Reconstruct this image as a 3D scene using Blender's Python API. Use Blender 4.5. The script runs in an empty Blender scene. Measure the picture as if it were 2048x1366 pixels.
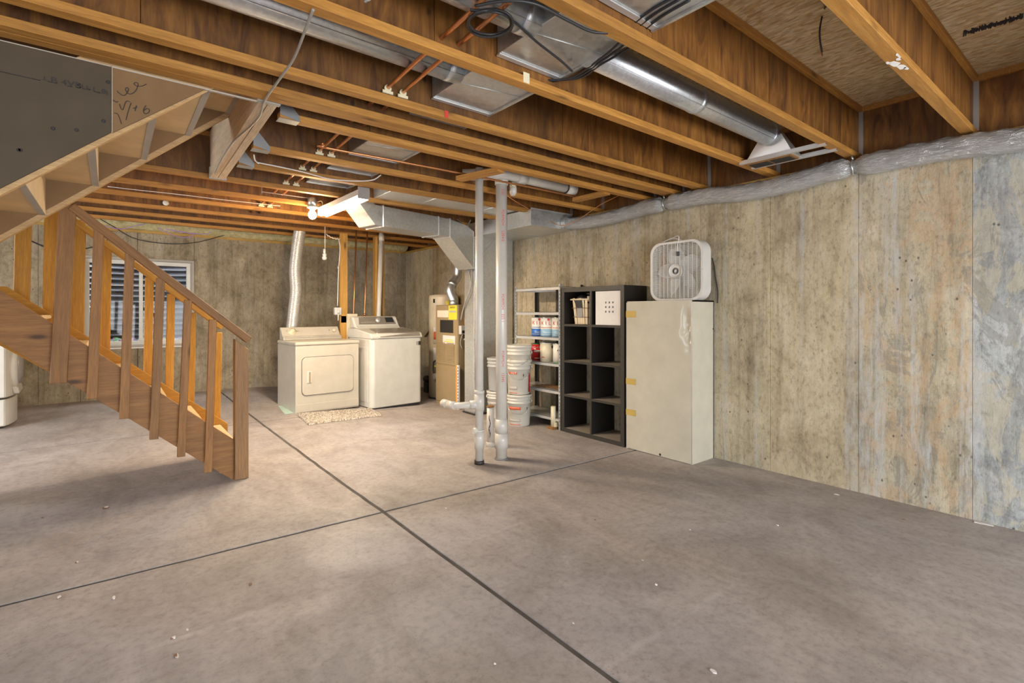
import bpy, math, random
from math import sin, cos, pi, radians, sqrt
from mathutils import Vector as V, Matrix, noise
random.seed(7)
S = bpy.context.scene
COL = S.collection
# ------------------------------------------------------------------ camera
YAW = radians(38.5); CH = 1.357; FPX = 1010.0; U0, V0 = 1024.0, 624.0
FW = V((sin(YAW), cos(YAW), 0)); RT = V((cos(YAW), -sin(YAW), 0)); UP = V((0, 0, 1)); CAM = V((0, 0, CH))
cd = bpy.data.cameras.new('camera'); cam = bpy.data.objects.new('camera', cd); COL.objects.link(cam)
cam.location = CAM; cam.rotation_euler = (pi/2, 0, -YAW)
cd.sensor_width = 36; cd.lens = FPX/2048*36; cd.shift_y = -(683-V0)/2048; cd.clip_start = .02; cd.clip_end = 200
S.camera = cam
# ------------------------------------------------------------------ light, exposure
w = bpy.data.worlds.new('world'); S.world = w; w.use_nodes = True
nt = w.node_tree; nt.nodes.clear()
sky = nt.nodes.new('ShaderNodeTexSky'); sky.sky_type = 'NISHITA'; sky.sun_disc = False; sky.sun_elevation = radians(48); sky.sun_rotation = radians(70)
bg = nt.nodes.new('ShaderNodeBackground'); bg.inputs[1].default_value = .2
wo = nt.nodes.new('ShaderNodeOutputWorld'); nt.links.new(sky.outputs[0], bg.inputs[0]); nt.links.new(bg.outputs[0], wo.inputs[0])
def lamp(name, kind, loc, energy, col, direction=None, **kw):
    l = bpy.data.lights.new(name, kind); l.energy = energy; l.color = col
    for k, v in kw.items(): setattr(l, k, v)
    o = bpy.data.objects.new(name, l); COL.objects.link(o); o.location = loc
    if direction: o.rotation_euler = V(direction).to_track_quat('-Z', 'Y').to_euler()
    return o
lamp('sun', 'SUN', (0, 0, 9), 3.0, (1, .95, .88), (-.55, -.015, -.8), angle=.01)
# daylight through the wide walk-out doors behind the camera, plus added fill from the left
lamp('daylight_doors', 'AREA', (1.5, -2.9, .95), 235, (.93, .96, 1), (.10, 1, -.16), shape='RECTANGLE', size=4.8, size_y=1.5)
lamp('fill_left_near', 'AREA', (-3.0, .6, 1.35), 40, (.95, .97, 1), (1, .1, .1), shape='RECTANGLE', size=3.2, size_y=1.5)  # added fill from the unseen left side, no known source
lamp('fill_left_far', 'AREA', (-3.0, 5.8, 1.35), 85, (.93, .96, 1), (1, .05, -.1), shape='RECTANGLE', size=1.5, size_y=1.3)  # added fill for the dark floor by the stairs
lamp('daylight_well', 'AREA', (.33, 9.35, 2.80), 32, (.95, .97, 1), (0, -.45, -1), shape='RECTANGLE', size=1.4, size_y=.7)
S.view_settings.view_transform = 'Standard'; S.view_settings.look = 'None'
S.view_settings.exposure = 0.55; S.view_settings.gamma = 1; S.view_settings.use_curve_mapping = False
S.cycles.use_denoising = True; S.cycles.max_bounces = 8; S.cycles.diffuse_bounces = 5; S.cycles.sample_clamp_indirect = 6
S.cycles.caustics_reflective = False; S.cycles.caustics_refractive = False

# ------------------------------------------------------------------ layout helpers: point on a plane seen along a ray
def at(u, v, x=None, y=None, z=None):
    r = FW + RT*((u-U0)/FPX) + UP*((V0-v)/FPX)
    if z is not None: return CAM + r*((z-CH)/r.z)
    if x is not None: return CAM + r*(x/r.x)
    return CAM + r*(y/r.y)
def sst(a, b, x):
    t = min(1, max(0, (x-a)/(b-a))); return t*t*(3-2*t)
def fz(x, y):                                   # the slab rises gently towards the far left
    t = min(1, max(0, (y-3.5)/5.3)); return .17*t**1.3*(1-sst(1.5, 4.2, x))
def fl(u, v):
    p = at(u, v, z=0)
    for i in range(12): p = at(u, v, z=fz(p.x, p.y))
    return p
# ------------------------------------------------------------------ materials
MATS = {}
def N(nt, t, **kw):
    n = nt.nodes.new(t)
    for k, v in kw.items(): setattr(n, k, v)
    return n
class MT:
    def __init__(s, name):
        s.m = bpy.data.materials.new(name); s.m.use_nodes = True; s.t = s.m.node_tree; s.t.nodes.clear()
        s.out = N(s.t, 'ShaderNodeOutputMaterial'); s.b = N(s.t, 'ShaderNodeBsdfPrincipled'); s.L(s.b.outputs[0], s.out.inputs[0])
        s.tc = N(s.t, 'ShaderNodeTexCoord'); MATS[name] = s.m
    def L(s, a, b): s.t.links.new(a, b)
    def map(s, scale, loc=(0, 0, 0), rot=(0, 0, 0), rand=False):
        m = N(s.t, 'ShaderNodeMapping'); m.inputs['Scale'].default_value = scale; m.inputs['Location'].default_value = loc; m.inputs['Rotation'].default_value = rot
        if rand:
            oi = N(s.t, 'ShaderNodeObjectInfo'); a = N(s.t, 'ShaderNodeVectorMath', operation='SCALE'); a.inputs[0].default_value = (13, 7, 5)
            s.L(oi.outputs['Random'], a.inputs['Scale']); b = N(s.t, 'ShaderNodeVectorMath', operation='ADD')
            s.L(s.tc.outputs['Object'], b.inputs[0]); s.L(a.outputs[0], b.inputs[1]); s.L(b.outputs[0], m.inputs[0])
        else: s.L(s.tc.outputs['Object'], m.inputs[0])
        return m.outputs[0]
    def noise(s, vec, scale=1, detail=4, rough=.6, dist=0):
        n = N(s.t, 'ShaderNodeTexNoise'); s.L(vec, n.inputs['Vector']); n.inputs['Scale'].default_value = scale
        n.inputs['Detail'].default_value = detail; n.inputs['Roughness'].default_value = rough; n.inputs['Distortion'].default_value = dist
        return n.outputs['Fac']
    def vor(s, vec, scale=1, out='Distance', feature='F1'):
        n = N(s.t, 'ShaderNodeTexVoronoi', feature=feature); s.L(vec, n.inputs['Vector']); n.inputs['Scale'].default_value = scale
        return n.outputs[out]
    def ramp(s, fac, stops):
        r = N(s.t, 'ShaderNodeValToRGB'); e = r.color_ramp.elements
        while len(e) < len(stops): e.new(.5)
        for k, (p, c) in zip(e, stops):
            k.position = p; k.color = tuple(c) + (1,) if hasattr(c, '__len__') else (c, c, c, 1)
        s.L(fac, r.inputs[0]); return r.outputs[0]
    def mix(s, fac, a, b, mode='MIX'):
        m = N(s.t, 'ShaderNodeMix', data_type='RGBA', blend_type=mode)
        for sock, val in ((m.inputs[0], fac), (m.inputs[6], a), (m.inputs[7], b)):
            if isinstance(val, (int, float)): sock.default_value = val
            elif isinstance(val, tuple): sock.default_value = val + (1,)
            else: s.L(val, sock)
        return m.outputs[2]
    def tint(s, col, lo=.8, hi=1.15):
        oi = N(s.t, 'ShaderNodeObjectInfo'); r = s.ramp(oi.outputs['Random'], [(0, (lo, lo, lo)), (1, (hi, hi*.98, hi*.95))])
        return s.mix(1.0, col, r, 'MULTIPLY')
    def bump(s, h, strength=.3, dist=.01):
        b = N(s.t, 'ShaderNodeBump'); b.inputs['Strength'].default_value = strength; b.inputs['Distance'].default_value = dist
        s.L(h, b.inputs['Height']); s.L(b.outputs[0], s.b.inputs['Normal'])
    def set(s, col=None, rough=.6, metal=0, **kw):
        i = s.b.inputs
        if col is not None:
            if isinstance(col, tuple): i['Base Color'].default_value = col + (1,)
            else: s.L(col, i['Base Color'])
        if isinstance(rough, (int, float)): i['Roughness'].default_value = rough
        else: s.L(rough, i['Roughness'])
        i['Metallic'].default_value = metal
        for k, v in kw.items(): i[k].default_value = v
        return s.m
def plain(name, col, rough=.5, metal=0, var=.06, **kw):
    m = MT(name); n = m.noise(m.map((6, 6, 6)), 1, 3)
    c = m.mix(1.0, tuple(col), m.ramp(n, [(.3, 1-var), (.7, 1+var)]), 'MULTIPLY'); return m.set(c, rough, metal, **kw)
def wood(name, dark, mid, light, axis='X', knots=True, rough=.62, scale=1.0, rotm=(0, 0, 0)):
    m = MT(name); st = {'X': (1.2, 16, 16), 'Y': (16, 1.2, 16), 'Z': (16, 16, 1.2)}[axis]
    v = m.map(tuple(k*scale for k in st), rand=True, rot=rotm)
    g = m.noise(v, 1.4, 5, .62, .6); g2 = m.noise(v, 7, 3, .7)
    c = m.ramp(g, [(.2, dark), (.5, mid), (.8, light)])
    c = m.mix(.5, c, m.ramp(g2, [(.35, (.55, .5, .45)), (.65, (1.1, 1.08, 1.05))]), 'MULTIPLY')
    if knots:
        ks = {'X': (2.2, 7, 7), 'Y': (7, 2.2, 7), 'Z': (7, 7, 2.2)}[axis]
        d = m.vor(m.map(ks, rand=True), .9)
        k = m.ramp(d, [(.05, 1), (.11, .3), (.16, 0)]); c = m.mix(k, c, tuple(x*.35 for x in dark))
    c = m.tint(c, .84, 1.12); m.bump(g2, .25, .004)
    return m.set(c, rough)
def plyweb(name, a, b, c_):
    m = MT(name); v = m.map((9, 9, 1.7), rand=True)
    g = m.noise(v, 1.2, 6, .66, 1.4); big = m.noise(m.map((1.3, 1.3, 1.3), rand=True), 1, 2)
    c = m.ramp(g, [(.34, a), (.5, b), (.68, c_)]); hf = m.noise(m.map((60, 60, 2.5), rand=True), 1, 4, .7); c = m.mix(.3, c, m.ramp(hf, [(.38, (.5, .46, .4)), (.55, (1.08, 1.08, 1.08))]), 'MULTIPLY')
    c = m.mix(.6, c, m.ramp(big, [(.3, (.62, .58, .5)), (.7, (1.15, 1.1, 1.05))]), 'MULTIPLY')
    k = m.ramp(m.vor(m.map((5, 5, 3.2), rand=True), 1), [(.04, 1), (.1, 0)]); c = m.mix(k, c, (.035, .012, .003))
    m.bump(g, .2, .004); return m.set(m.tint(c, .8, 1.15), .6)
def concrete_wall(name, base, dark, light, stain=None, stainamt=.5, white=.55, seed=0):
    m = MT(name)
    g = m.noise(m.map((11, 11, .7), loc=(seed, 0, 0)), 1, 8, .7, .25); b = m.noise(m.map((.9, .9, .7), loc=(seed, 2, 0)), 1.3, 6, .68, .5)
    mid = m.noise(m.map((3.5, 3.5, 3), loc=(seed, 1, 4)), 1, 7, .72, .8)
    c = m.ramp(mid, [(.3, dark), (.47, base), (.68, light)])
    c = m.mix(.8, c, m.ramp(g, [(.3, (.6, .58, .54)), (.5, (1, 1, 1)), (.7, (1.18, 1.18, 1.16))]), 'MULTIPLY')
    c = m.mix(.8, c, m.ramp(b, [(.32, (.7, .68, .64)), (.5, (1, 1, .98)), (.7, (1.15, 1.15, 1.14))]), 'MULTIPLY')
    fine = m.noise(m.map((38, 38, 22)), 1, 6, .8)
    c = m.mix(.95, c, m.ramp(fine, [(.34, (.6, .58, .55)), (.48, (1, 1, 1)), (.7, (1.14, 1.14, 1.12))]), 'MULTIPLY')
    if stain:
        s1 = m.noise(m.map((3.3, 3.3, 1.5), loc=(3, 5, 1)), 1.2, 9, .74, 1.0)
        c = m.mix(m.ramp(s1, [(.50, 0), (.54, stainamt), (.64, stainamt*.6)]), c, stain)
        s2 = m.noise(m.map((3.0, 3.0, 1.3), loc=(13, 1, 7)), 1.3, 9, .75, 1.0)
        c = m.mix(m.ramp(s2, [(.54, 0), (.58, .5), (.7, .3)]), c, (.19, .18, .15))
    ws = m.noise(m.map((4.2, 4.2, .14), loc=(9, 2, 4)), 1.3, 7, .66, .3)
    wb = m.noise(m.map((22, 22, 6)), 1, 5, .75)
    wm = m.mix(1.0, m.ramp(ws, [(.575, 0), (.62, white), (.75, white)]), m.ramp(wb, [(.4, .1), (.62, 1)]), 'MULTIPLY')
    c = m.mix(wm, c, (.5, .5, .49))
    ds = m.noise(m.map((5, 5, .45), loc=(1, 7, 2)), 1.2, 7, .72, .7)
    c = m.mix(m.ramp(ds, [(.57, 0), (.66, .45)]), c, tuple(k*.6 for k in dark))
    vd = m.vor(m.map((15, 15, 11)), 1); pit = m.ramp(vd, [(.07, 1), (.13, 0)]); pm = m.ramp(m.noise(m.map((3, 3, 3)), 1, 3), [(.48, 0), (.58, .9)])
    c = m.mix(m.mix(1.0, pit, pm, 'MULTIPLY'), c, tuple(k*.35 for k in dark))
    m.bump(fine, .6, .01); return m.set(c, .88)
def metal_galv(name, col=(.5, .52, .52), rough=.38, sp=40):
    m = MT(name); d = m.vor(m.map((sp, sp, sp)), 1, 'Color'); bw = N(m.t, 'ShaderNodeRGBToBW'); m.L(d, bw.inputs[0])
    c = m.mix(1.0, tuple(col), m.ramp(bw.outputs[0], [(.2, .93), (.8, 1.07)]), 'MULTIPLY')
    n = m.noise(m.map((3, 3, 3)), 1, 4); c = m.mix(.25, c, m.ramp(n, [(.3, .75), (.7, 1.15)]), 'MULTIPLY')
    r = m.ramp(bw.outputs[0], [(0, rough*.85), (1, rough*1.2)]); return m.set(c, r, .85)
# floor
m = MT('floor_concrete')
b1 = m.noise(m.map((.8, .8, .8)), 1.4, 6, .62, .9); f1 = m.noise(m.map((26, 26, 26)), 1, 6, .75); sw = m.noise(m.map((2.2, 1.1, 1), rot=(0, 0, .5)), 1.6, 6, .6, 1.6)
c = m.ramp(b1, [(.3, (.29, .255, .23)), (.5, (.365, .325, .3)), (.7, (.44, .4, .375))])
c = m.mix(.7, c, m.ramp(sw, [(.32, (.8, .78, .76)), (.5, (1, 1, 1)), (.7, (1.15, 1.15, 1.15))]), 'MULTIPLY')
c = m.mix(.8, c, m.ramp(f1, [(.3, (.68, .66, .63)), (.5, (1, 1, 1)), (.72, (1.15, 1.15, 1.15))]), 'MULTIPLY')
hue = m.noise(m.map((.7, .7, .7), loc=(5, 5, 5)), 1, 3); c = m.mix(.5, c, m.ramp(hue, [(.35, (1.04, .98, .90)), (.6, (.97, .98, 1.04))]), 'MULTIPLY')
sp = m.ramp(m.vor(m.map((46, 46, 46)), 1), [(.12, 1), (.2, 0)]); spm = m.ramp(m.noise(m.map((1.4, 1.4, 1.4), loc=(2, 0, 0)), 1, 4), [(.5, 0), (.6, .45)])
c = m.mix(m.mix(1.0, sp, spm, 'MULTIPLY'), c, (.13, .11, .1))
dk = m.ramp(m.noise(m.map((2.4, 5, 2)), 1.3, 8, .75, 1.5), [(.66, 0), (.72, .5)]); c = m.mix(dk, c, (.16, .13, .115))
m.bump(f1, .25, .004); m.set(c, m.ramp(b1, [(.3, .75), (.7, .5)]))
m = MT('osb')
d = m.vor(m.map((70, 24, 30), rot=(0, 0, .12)), 1, 'Color'); bw = N(m.t, 'ShaderNodeRGBToBW'); m.L(d, bw.inputs[0])
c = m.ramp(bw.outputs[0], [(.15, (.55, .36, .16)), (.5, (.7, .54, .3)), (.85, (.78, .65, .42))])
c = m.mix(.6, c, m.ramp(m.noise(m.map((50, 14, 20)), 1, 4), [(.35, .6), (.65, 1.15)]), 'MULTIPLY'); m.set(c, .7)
wood('flange', (.30, .13, .022), (.46, .215, .04), (.56, .29, .07), 'X')
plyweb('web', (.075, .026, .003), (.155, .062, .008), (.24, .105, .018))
wood('stud', (.42, .22, .04), (.55, .3, .06), (.62, .37, .1), 'Z')
wood('board', (.21, .095, .028), (.31, .15, .045), (.4, .2, .068), 'X')
wood('board_slope', (.20, .085, .022), (.30, .14, .04), (.38, .19, .062), 'X', rotm=(0, -.722, 0))
wood('board_y', (.4, .27, .14), (.52, .38, .22), (.6, .46, .3), 'Y')
wood('board_z', (.23, .115, .045), (.32, .175, .07), (.39, .22, .095), 'Z')
wood('golden', (.46, .2, .012), (.58, .27, .018), (.66, .34, .04), 'X', knots=False)
wood('lvl', (.5, .38, .25), (.68, .54, .38), (.76, .64, .48), 'Y', knots=False); wood('pine_tan', (.46, .28, .12), (.55, .36, .17), (.62, .43, .22), 'X', rotm=(0, .711, 0), knots=False)
plain('drywall', (.2, .115, .05), .85, var=.08); plain('drywall_shaded', (.075, .055, .033), .85, var=.08)  # darker one: same brown gypsum with its shade put into the colour
plain('drywall_edge', (.42, .38, .32), .9)
plain('ply_under', (.62, .45, .24), .5, var=.1)
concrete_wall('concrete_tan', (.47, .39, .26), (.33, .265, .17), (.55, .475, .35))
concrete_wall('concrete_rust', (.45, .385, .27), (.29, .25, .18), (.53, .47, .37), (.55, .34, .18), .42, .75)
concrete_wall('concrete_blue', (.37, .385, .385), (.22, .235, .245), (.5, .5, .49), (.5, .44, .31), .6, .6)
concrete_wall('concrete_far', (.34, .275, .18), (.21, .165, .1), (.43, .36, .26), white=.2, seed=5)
metal_galv('galv', (.6, .61, .6)); metal_galv('galv_big', (.64, .64, .61), .42, 55); metal_galv('round_metal', (.70, .73, .76), .33, 60)
plain('steel_bright', (.75, .75, .74), .35, .7); plain('zinc', (.6, .63, .64), .3, .8)
plain('white_enamel', (.60, .575, .51), .28); plain('cream_enamel', (.52, .47, .38), .3); plain('white_plastic', (.62, .6, .56), .4)
plain('pvc', (.58, .54, .48), .3); plain('pvc_dark', (.18, .17, .16), .5); plain('ivory', (.7, .62, .42), .45)
plain('grey_plastic', (.32, .3, .28), .3); plain('silver_trim', (.34, .3, .25), .3, .4); plain('black_plastic', (.02, .02, .022), .4)
plain('display', (.03, .035, .04), .15); plain('furnace_tan', (.35, .255, .135), .4); plain('heater_tan', (.62, .53, .38), .35)
plain('copper', (.62, .28, .12), .3, .9); plain('black_wire', (.02, .02, .022), .45); plain('grey_wire', (.3, .28, .25), .5); plain('white_wire', (.72, .7, .66), .5)
plain('purple_wire', (.42, .25, .6), .5); plain('orange_wire', (.5, .2, .06), .5)
plain('shelf_black', (.009, .0075, .0065), .5); plain('shelf_edge_lit', (.042, .037, .03), .45); plain('cabinet_cream', (.55, .505, .40), .2); plain('tape', (.55, .38, .1), .35); plain('window_vinyl', (.62, .6, .53), .4)  # shelf front edges: light caught by black laminate put into a paler colour
plain('yellow_tag', (.8, .68, .05), .5); plain('paper_tag', (.85, .68, .52), .7); plain('orange_tag', (.85, .35, .05), .5); plain('white_paint', (.82, .8, .75), .6)
plain('red_print', (.6, .05, .04), .5); plain('blue_print', (.04, .16, .5), .4); plain('red_can', (.55, .02, .02), .35); plain('cream_can', (.66, .58, .42), .4)
plain('light_blue', (.3, .5, .66), .4); plain('white_can', (.78, .75, .68), .35); plain('green_rim', (.12, .3, .14), .4); plain('bucket', (.6, .56, .48), .38)
plain('bucket_grey', (.42, .41, .38), .45); plain('orange_print', (.65, .14, .06), .5); plain('grey_print', (.45, .42, .36), .6); plain('ink', (.03, .025, .025), .7)
plain('dark_iron', (.05, .045, .04), .5, .5); plain('teal_paint', (.42, .56, .48), .7); plain('spray_foam', (.75, .68, .5), .8); plain('rod_brown', (.22, .12, .06), .6)
plain('wicker', (.68, .56, .38), .75, var=.15); plain('white_board', (.74, .7, .66), .5); plain('sill_wood', (.45, .27, .06), .6, var=.2)
m = MT('insulation'); n = m.noise(m.map((14, 14, 14)), 1, 5); m.bump(n, .8, .03); m.set(m.ramp(n, [(.3, (.42, .34, .14)), (.7, (.72, .64, .36))]), .95)
m = MT('foil'); n = m.noise(m.map((9, 5, 9)), 1.6, 5, .6, 1.2); n2 = m.noise(m.map((60, 14, 60)), 1, 4, .7, 1.5); m.bump(n2, .9, .015); m.set(m.ramp(n, [(.3, (.46, .47, .47)), (.7, (.62, .63, .63))]), .24, .6)
m = MT('flex_alu'); m.set((.85, .82, .76), .32, .65)
m = MT('glass'); m.b.inputs['Transmission Weight'].default_value = 1; m.b.inputs['IOR'].default_value = 1.45; m.set((.95, .97, .97), .02)
tr = N(m.t, 'ShaderNodeBsdfTransparent'); gl = N(m.t, 'ShaderNodeBsdfGlossy'); gl.inputs['Roughness'].default_value = .03; mx = N(m.t, 'ShaderNodeMixShader'); mx.inputs[0].default_value = .012
m.L(tr.outputs[0], mx.inputs[1]); m.L(gl.outputs[0], mx.inputs[2]); m.L(mx.outputs[0], m.out.inputs[0])
m = MT('blade'); m.set((.7, .7, .68), .3); tr = N(m.t, 'ShaderNodeBsdfTransparent'); mx = N(m.t, 'ShaderNodeMixShader'); mx.inputs[0].default_value = .85
m.L(tr.outputs[0], mx.inputs[1]); m.L(m.b.outputs[0], mx.inputs[2]); m.L(mx.outputs[0], m.out.inputs[0])
m = MT('well_metal'); m.set(m.ramp(m.noise(m.map((4, 4, 4)), 1, 4), [(.3, (.045, .05, .06)), (.7, (.085, .092, .105))]), .45, .3)
m = MT('gravel'); d = m.vor(m.map((30, 30, 30)), 1, 'Color'); m.set(m.mix(.7, d, (.3, .26, .22), 'MULTIPLY'), .9)
m = MT('rug_pile'); n = m.vor(m.map((110, 110, 50)), 1, 'Color'); bw = N(m.t, 'ShaderNodeRGBToBW'); m.L(n, bw.inputs[0]); m.set(m.ramp(bw.outputs[0], [(.25, (.2, .16, .12)), (.5, (.42, .36, .28)), (.8, (.66, .6, .52))]), .95)
def emit(name, col, s):
    m = MT(name); m.set((.9, .9, .9), .5); m.b.inputs['Emission Color'].default_value = col + (1,); m.b.inputs['Emission Strength'].default_value = s
emit('tube_glow', (1, .93, .80), 22); emit('bulb_glow', (1, .72, .38), 75)

# ------------------------------------------------------------------ mesh helpers
class MB:
    def __init__(s): s.v = []; s.f = []; s.s = []
    def add(s, vs, fs, sm=False):
        o = len(s.v); s.v += [tuple(p) for p in vs]; s.f += [tuple(i+o for i in f) for f in fs]; s.s += [sm]*len(fs); return s
    def box(s, a, b):
        x0, y0, z0 = a; x1, y1, z1 = b
        return s.hexa([(x0, y0, z0), (x1, y0, z0), (x1, y1, z0), (x0, y1, z0), (x0, y0, z1), (x1, y0, z1), (x1, y1, z1), (x0, y1, z1)])
    def hexa(s, p): return s.add(p, [(0, 3, 2, 1), (4, 5, 6, 7), (0, 1, 5, 4), (1, 2, 6, 5), (2, 3, 7, 6), (3, 0, 4, 7)])
    def prism(s, poly, d):                       # poly: list of points, d: extrusion vector
        n = len(poly); d = V(d); p = [V(q) for q in poly]
        return s.add(p + [q+d for q in p], [tuple(range(n))[::-1], tuple(range(n, 2*n))] + [(i, (i+1) % n, (i+1) % n+n, i+n) for i in range(n)])
    def tube(s, pts, r, n=10, caps=True, close=False):
        pts = [V(p) for p in pts]; k = len(pts); rs = r if hasattr(r, '__len__') else [r]*k; vs = []; prev = None
        for i, p in enumerate(pts):
            t = (pts[min(i+1, k-1)] - pts[max(i-1, 0)])
            if t.length < 1e-9: t = V((0, 0, 1))
            t.normalize()
            a = prev - t*prev.dot(t) if prev is not None else (V((0, 0, 1)) if abs(t.z) < .9 else V((1, 0, 0))).cross(t)
            a.normalize(); b = t.cross(a); prev = a
            vs += [p + (a*cos(2*pi*j/n) + b*sin(2*pi*j/n))*rs[i] for j in range(n)]
        fs = [(i*n+j, i*n+(j+1) % n, (i+1)*n+(j+1) % n, (i+1)*n+j) for i in range(k-1) for j in range(n)]
        s.add(vs, fs, True)
        if caps:
            o = len(s.v)-len(vs); s.f += [tuple(o+j for j in range(n))[::-1], tuple(o+(k-1)*n+j for j in range(n))]; s.s += [False, False]
        return s
    def lathe(s, c, prof, n=28, axis=(0, 0, 1), caps=True):
        c = V(c); ax = V(axis).normalized(); a = ax.orthogonal().normalized(); b = ax.cross(a); vs = []
        for r, h in prof: vs += [c + ax*h + (a*cos(2*pi*j/n)+b*sin(2*pi*j/n))*r for j in range(n)]
        k = len(prof); s.add(vs, [(i*n+j, i*n+(j+1) % n, (i+1)*n+(j+1) % n, (i+1)*n+j) for i in range(k-1) for j in range(n)], True)
        if caps:
            o = len(s.v)-len(vs); s.f += [tuple(o+j for j in range(n))[::-1], tuple(o+(k-1)*n+j for j in range(n))]; s.s += [False, False]
        return s
    def sphere(s, c, r, n=16, sq=(1, 1, 1)):
        c = V(c); vs = []; m = n//2
        for i in range(m+1):
            t = pi*i/m
            for j in range(n): vs.append(c + V((sin(t)*cos(2*pi*j/n)*sq[0], sin(t)*sin(2*pi*j/n)*sq[1], cos(t)*sq[2]))*r)
        return s.add(vs, [(i*n+j, (i+1)*n+j, (i+1)*n+(j+1) % n, i*n+(j+1) % n) for i in range(m) for j in range(n)], True)
    def build(s, name, mat, parent=None, bevel=0, seg=1):
        me = bpy.data.meshes.new(name); me.from_pydata(s.v, [], s.f); me.polygons.foreach_set('use_smooth', s.s)
        me.materials.append(MATS[mat]); me.update()
        o = bpy.data.objects.new(name, me); COL.objects.link(o)
        if parent is not None:
            o.parent = parent; o.matrix_parent_inverse = WM(parent).inverted()
        if bevel:
            b = o.modifiers.new('bevel', 'BEVEL'); b.width = bevel; b.segments = seg; b.limit_method = 'ANGLE'; b.angle_limit = radians(40)
        return o
def WM(o):
    m = o.matrix_basis.copy() if o.parent is None else WM(o.parent) @ o.matrix_parent_inverse @ o.matrix_basis
    return m
def tag(o, label=None, cat=None, group=None, kind=None):
    if label: o['label'] = label
    if cat: o['category'] = cat
    if group: o['group'] = group
    if kind: o['kind'] = kind
    return o
def empty(name, loc, label=None, cat=None, group=None, kind=None, rz=0):
    o = bpy.data.objects.new(name, None); o.empty_display_size = .05; COL.objects.link(o); o.location = loc; o.rotation_euler = (0, 0, rz)
    return tag(o, label, cat, group, kind)
def bx(name, a, b, mat, parent=None, bevel=0): return MB().box(a, b).build(name, mat, parent, bevel)
def board(name, p, q, wd, th, mat, parent=None, up=(0, 0, 1), bevel=.003):
    """a straight board from p to q: own local frame, local x along the grain; wd across (horizontal side), th along 'up'"""
    p, q = V(p), V(q); x = (q-p); L = x.length; x.normalize(); y = V(up).cross(x).normalized(); z = x.cross(y)
    o = MB().box((0, -wd/2, -th/2), (L, wd/2, th/2)).build(name, mat, None, bevel)
    M = Matrix((( x.x, y.x, z.x, p.x), (x.y, y.y, z.y, p.y), (x.z, y.z, z.z, p.z), (0, 0, 0, 1)))
    if parent is not None:
        o.parent = parent; o.matrix_parent_inverse = WM(parent).inverted()
    o.matrix_basis = M; return o
def smooth(pts, n=8):
    P = [V(p) for p in pts]; P = [P[0]*2-P[1]] + P + [P[-1]*2-P[-2]]; out = []
    for i in range(1, len(P)-2):
        for k in range(n):
            t = k/n; a, b, c, d = P[i-1:i+3]
            out.append(.5*((2*b)+(c-a)*t+(2*a-5*b+4*c-d)*t*t+(3*b-a-3*c+d)*t**3))
    return out + [P[-2]]
def text(name, s, size, loc, xdir, updir, mat, parent, sx=1, ext=.0006):
    c = bpy.data.curves.new('lettering', 'FONT'); c.body = s; c.size = size; c.extrude = ext; c.align_x = 'CENTER'; c.align_y = 'CENTER'; c.resolution_u = 3
    t = bpy.data.objects.new('lettering', c); COL.objects.link(t); bpy.context.view_layer.update()
    me = bpy.data.meshes.new_from_object(t); bpy.data.objects.remove(t)
    x = V(xdir).normalized(); y = V(updir).normalized(); z = x.cross(y); l = V(loc)
    me.transform(Matrix(((x.x*sx, y.x, z.x, l.x), (x.y*sx, y.y, z.y, l.y), (x.z*sx, y.z, z.z, l.z), (0, 0, 0, 1))))
    me.materials.clear(); me.materials.append(MATS[mat])
    o = bpy.data.objects.new(name, me); COL.objects.link(o)
    o.parent = parent; o.matrix_parent_inverse = WM(parent).inverted(); return o
def rrect(w, h, r, n=6):
    out = []
    for cx, cy, a in ((w-r, r, -90), (w-r, h-r, 0), (r, h-r, 90), (r, r, 180)):
        for i in range(n+1):
            t = radians(a+90*i/n); out.append((cx+r*cos(t), cy+r*sin(t)))
    return out
XW, YF, XL, YB, ZT, ZC = 4.41, 8.80, -3.1, -3.0, 2.507, 2.913

# ================================================================== STRUCTURE
floor = empty('floor', (0, 0, 0), kind='structure')
ya = lambda x: 3.288-.037*x
yc = lambda x: 6.47-.02*x
xb = lambda y: 1.455 if y < 3.3 else 1.455-.03*max(0, y-3.3)
G = .014
base = MB(); nx, ny = 24, 34; vs = []; fs = []
for j in range(ny+1):
    for i in range(nx+1):
        x = XL-.2+(XW+.2-XL+.2)*i/nx; y = YB-.2+(YF+.2-YB+.2)*j/ny; vs.append((x, y, fz(x, y)-.009))
for j in range(ny):
    for i in range(nx): k = j*(nx+1)+i; fs.append((k, k+1, k+nx+2, k+nx+1))
plain('joint_dirt', (.10, .088, .075), .95, var=.3)
base.add(vs, fs).build('joint_bed', 'joint_dirt', floor)
rows = [(lambda x: YB-.1, lambda x: ya(x)-G), (lambda x: ya(x)+G, lambda x: yc(x)-G*.8), (lambda x: yc(x)+G*.8, lambda x: YF+.1)]
cols = [(lambda y: XL-.1, lambda y: xb(y)-G), (lambda y: xb(y)+G, lambda y: XW+.1)]
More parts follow.
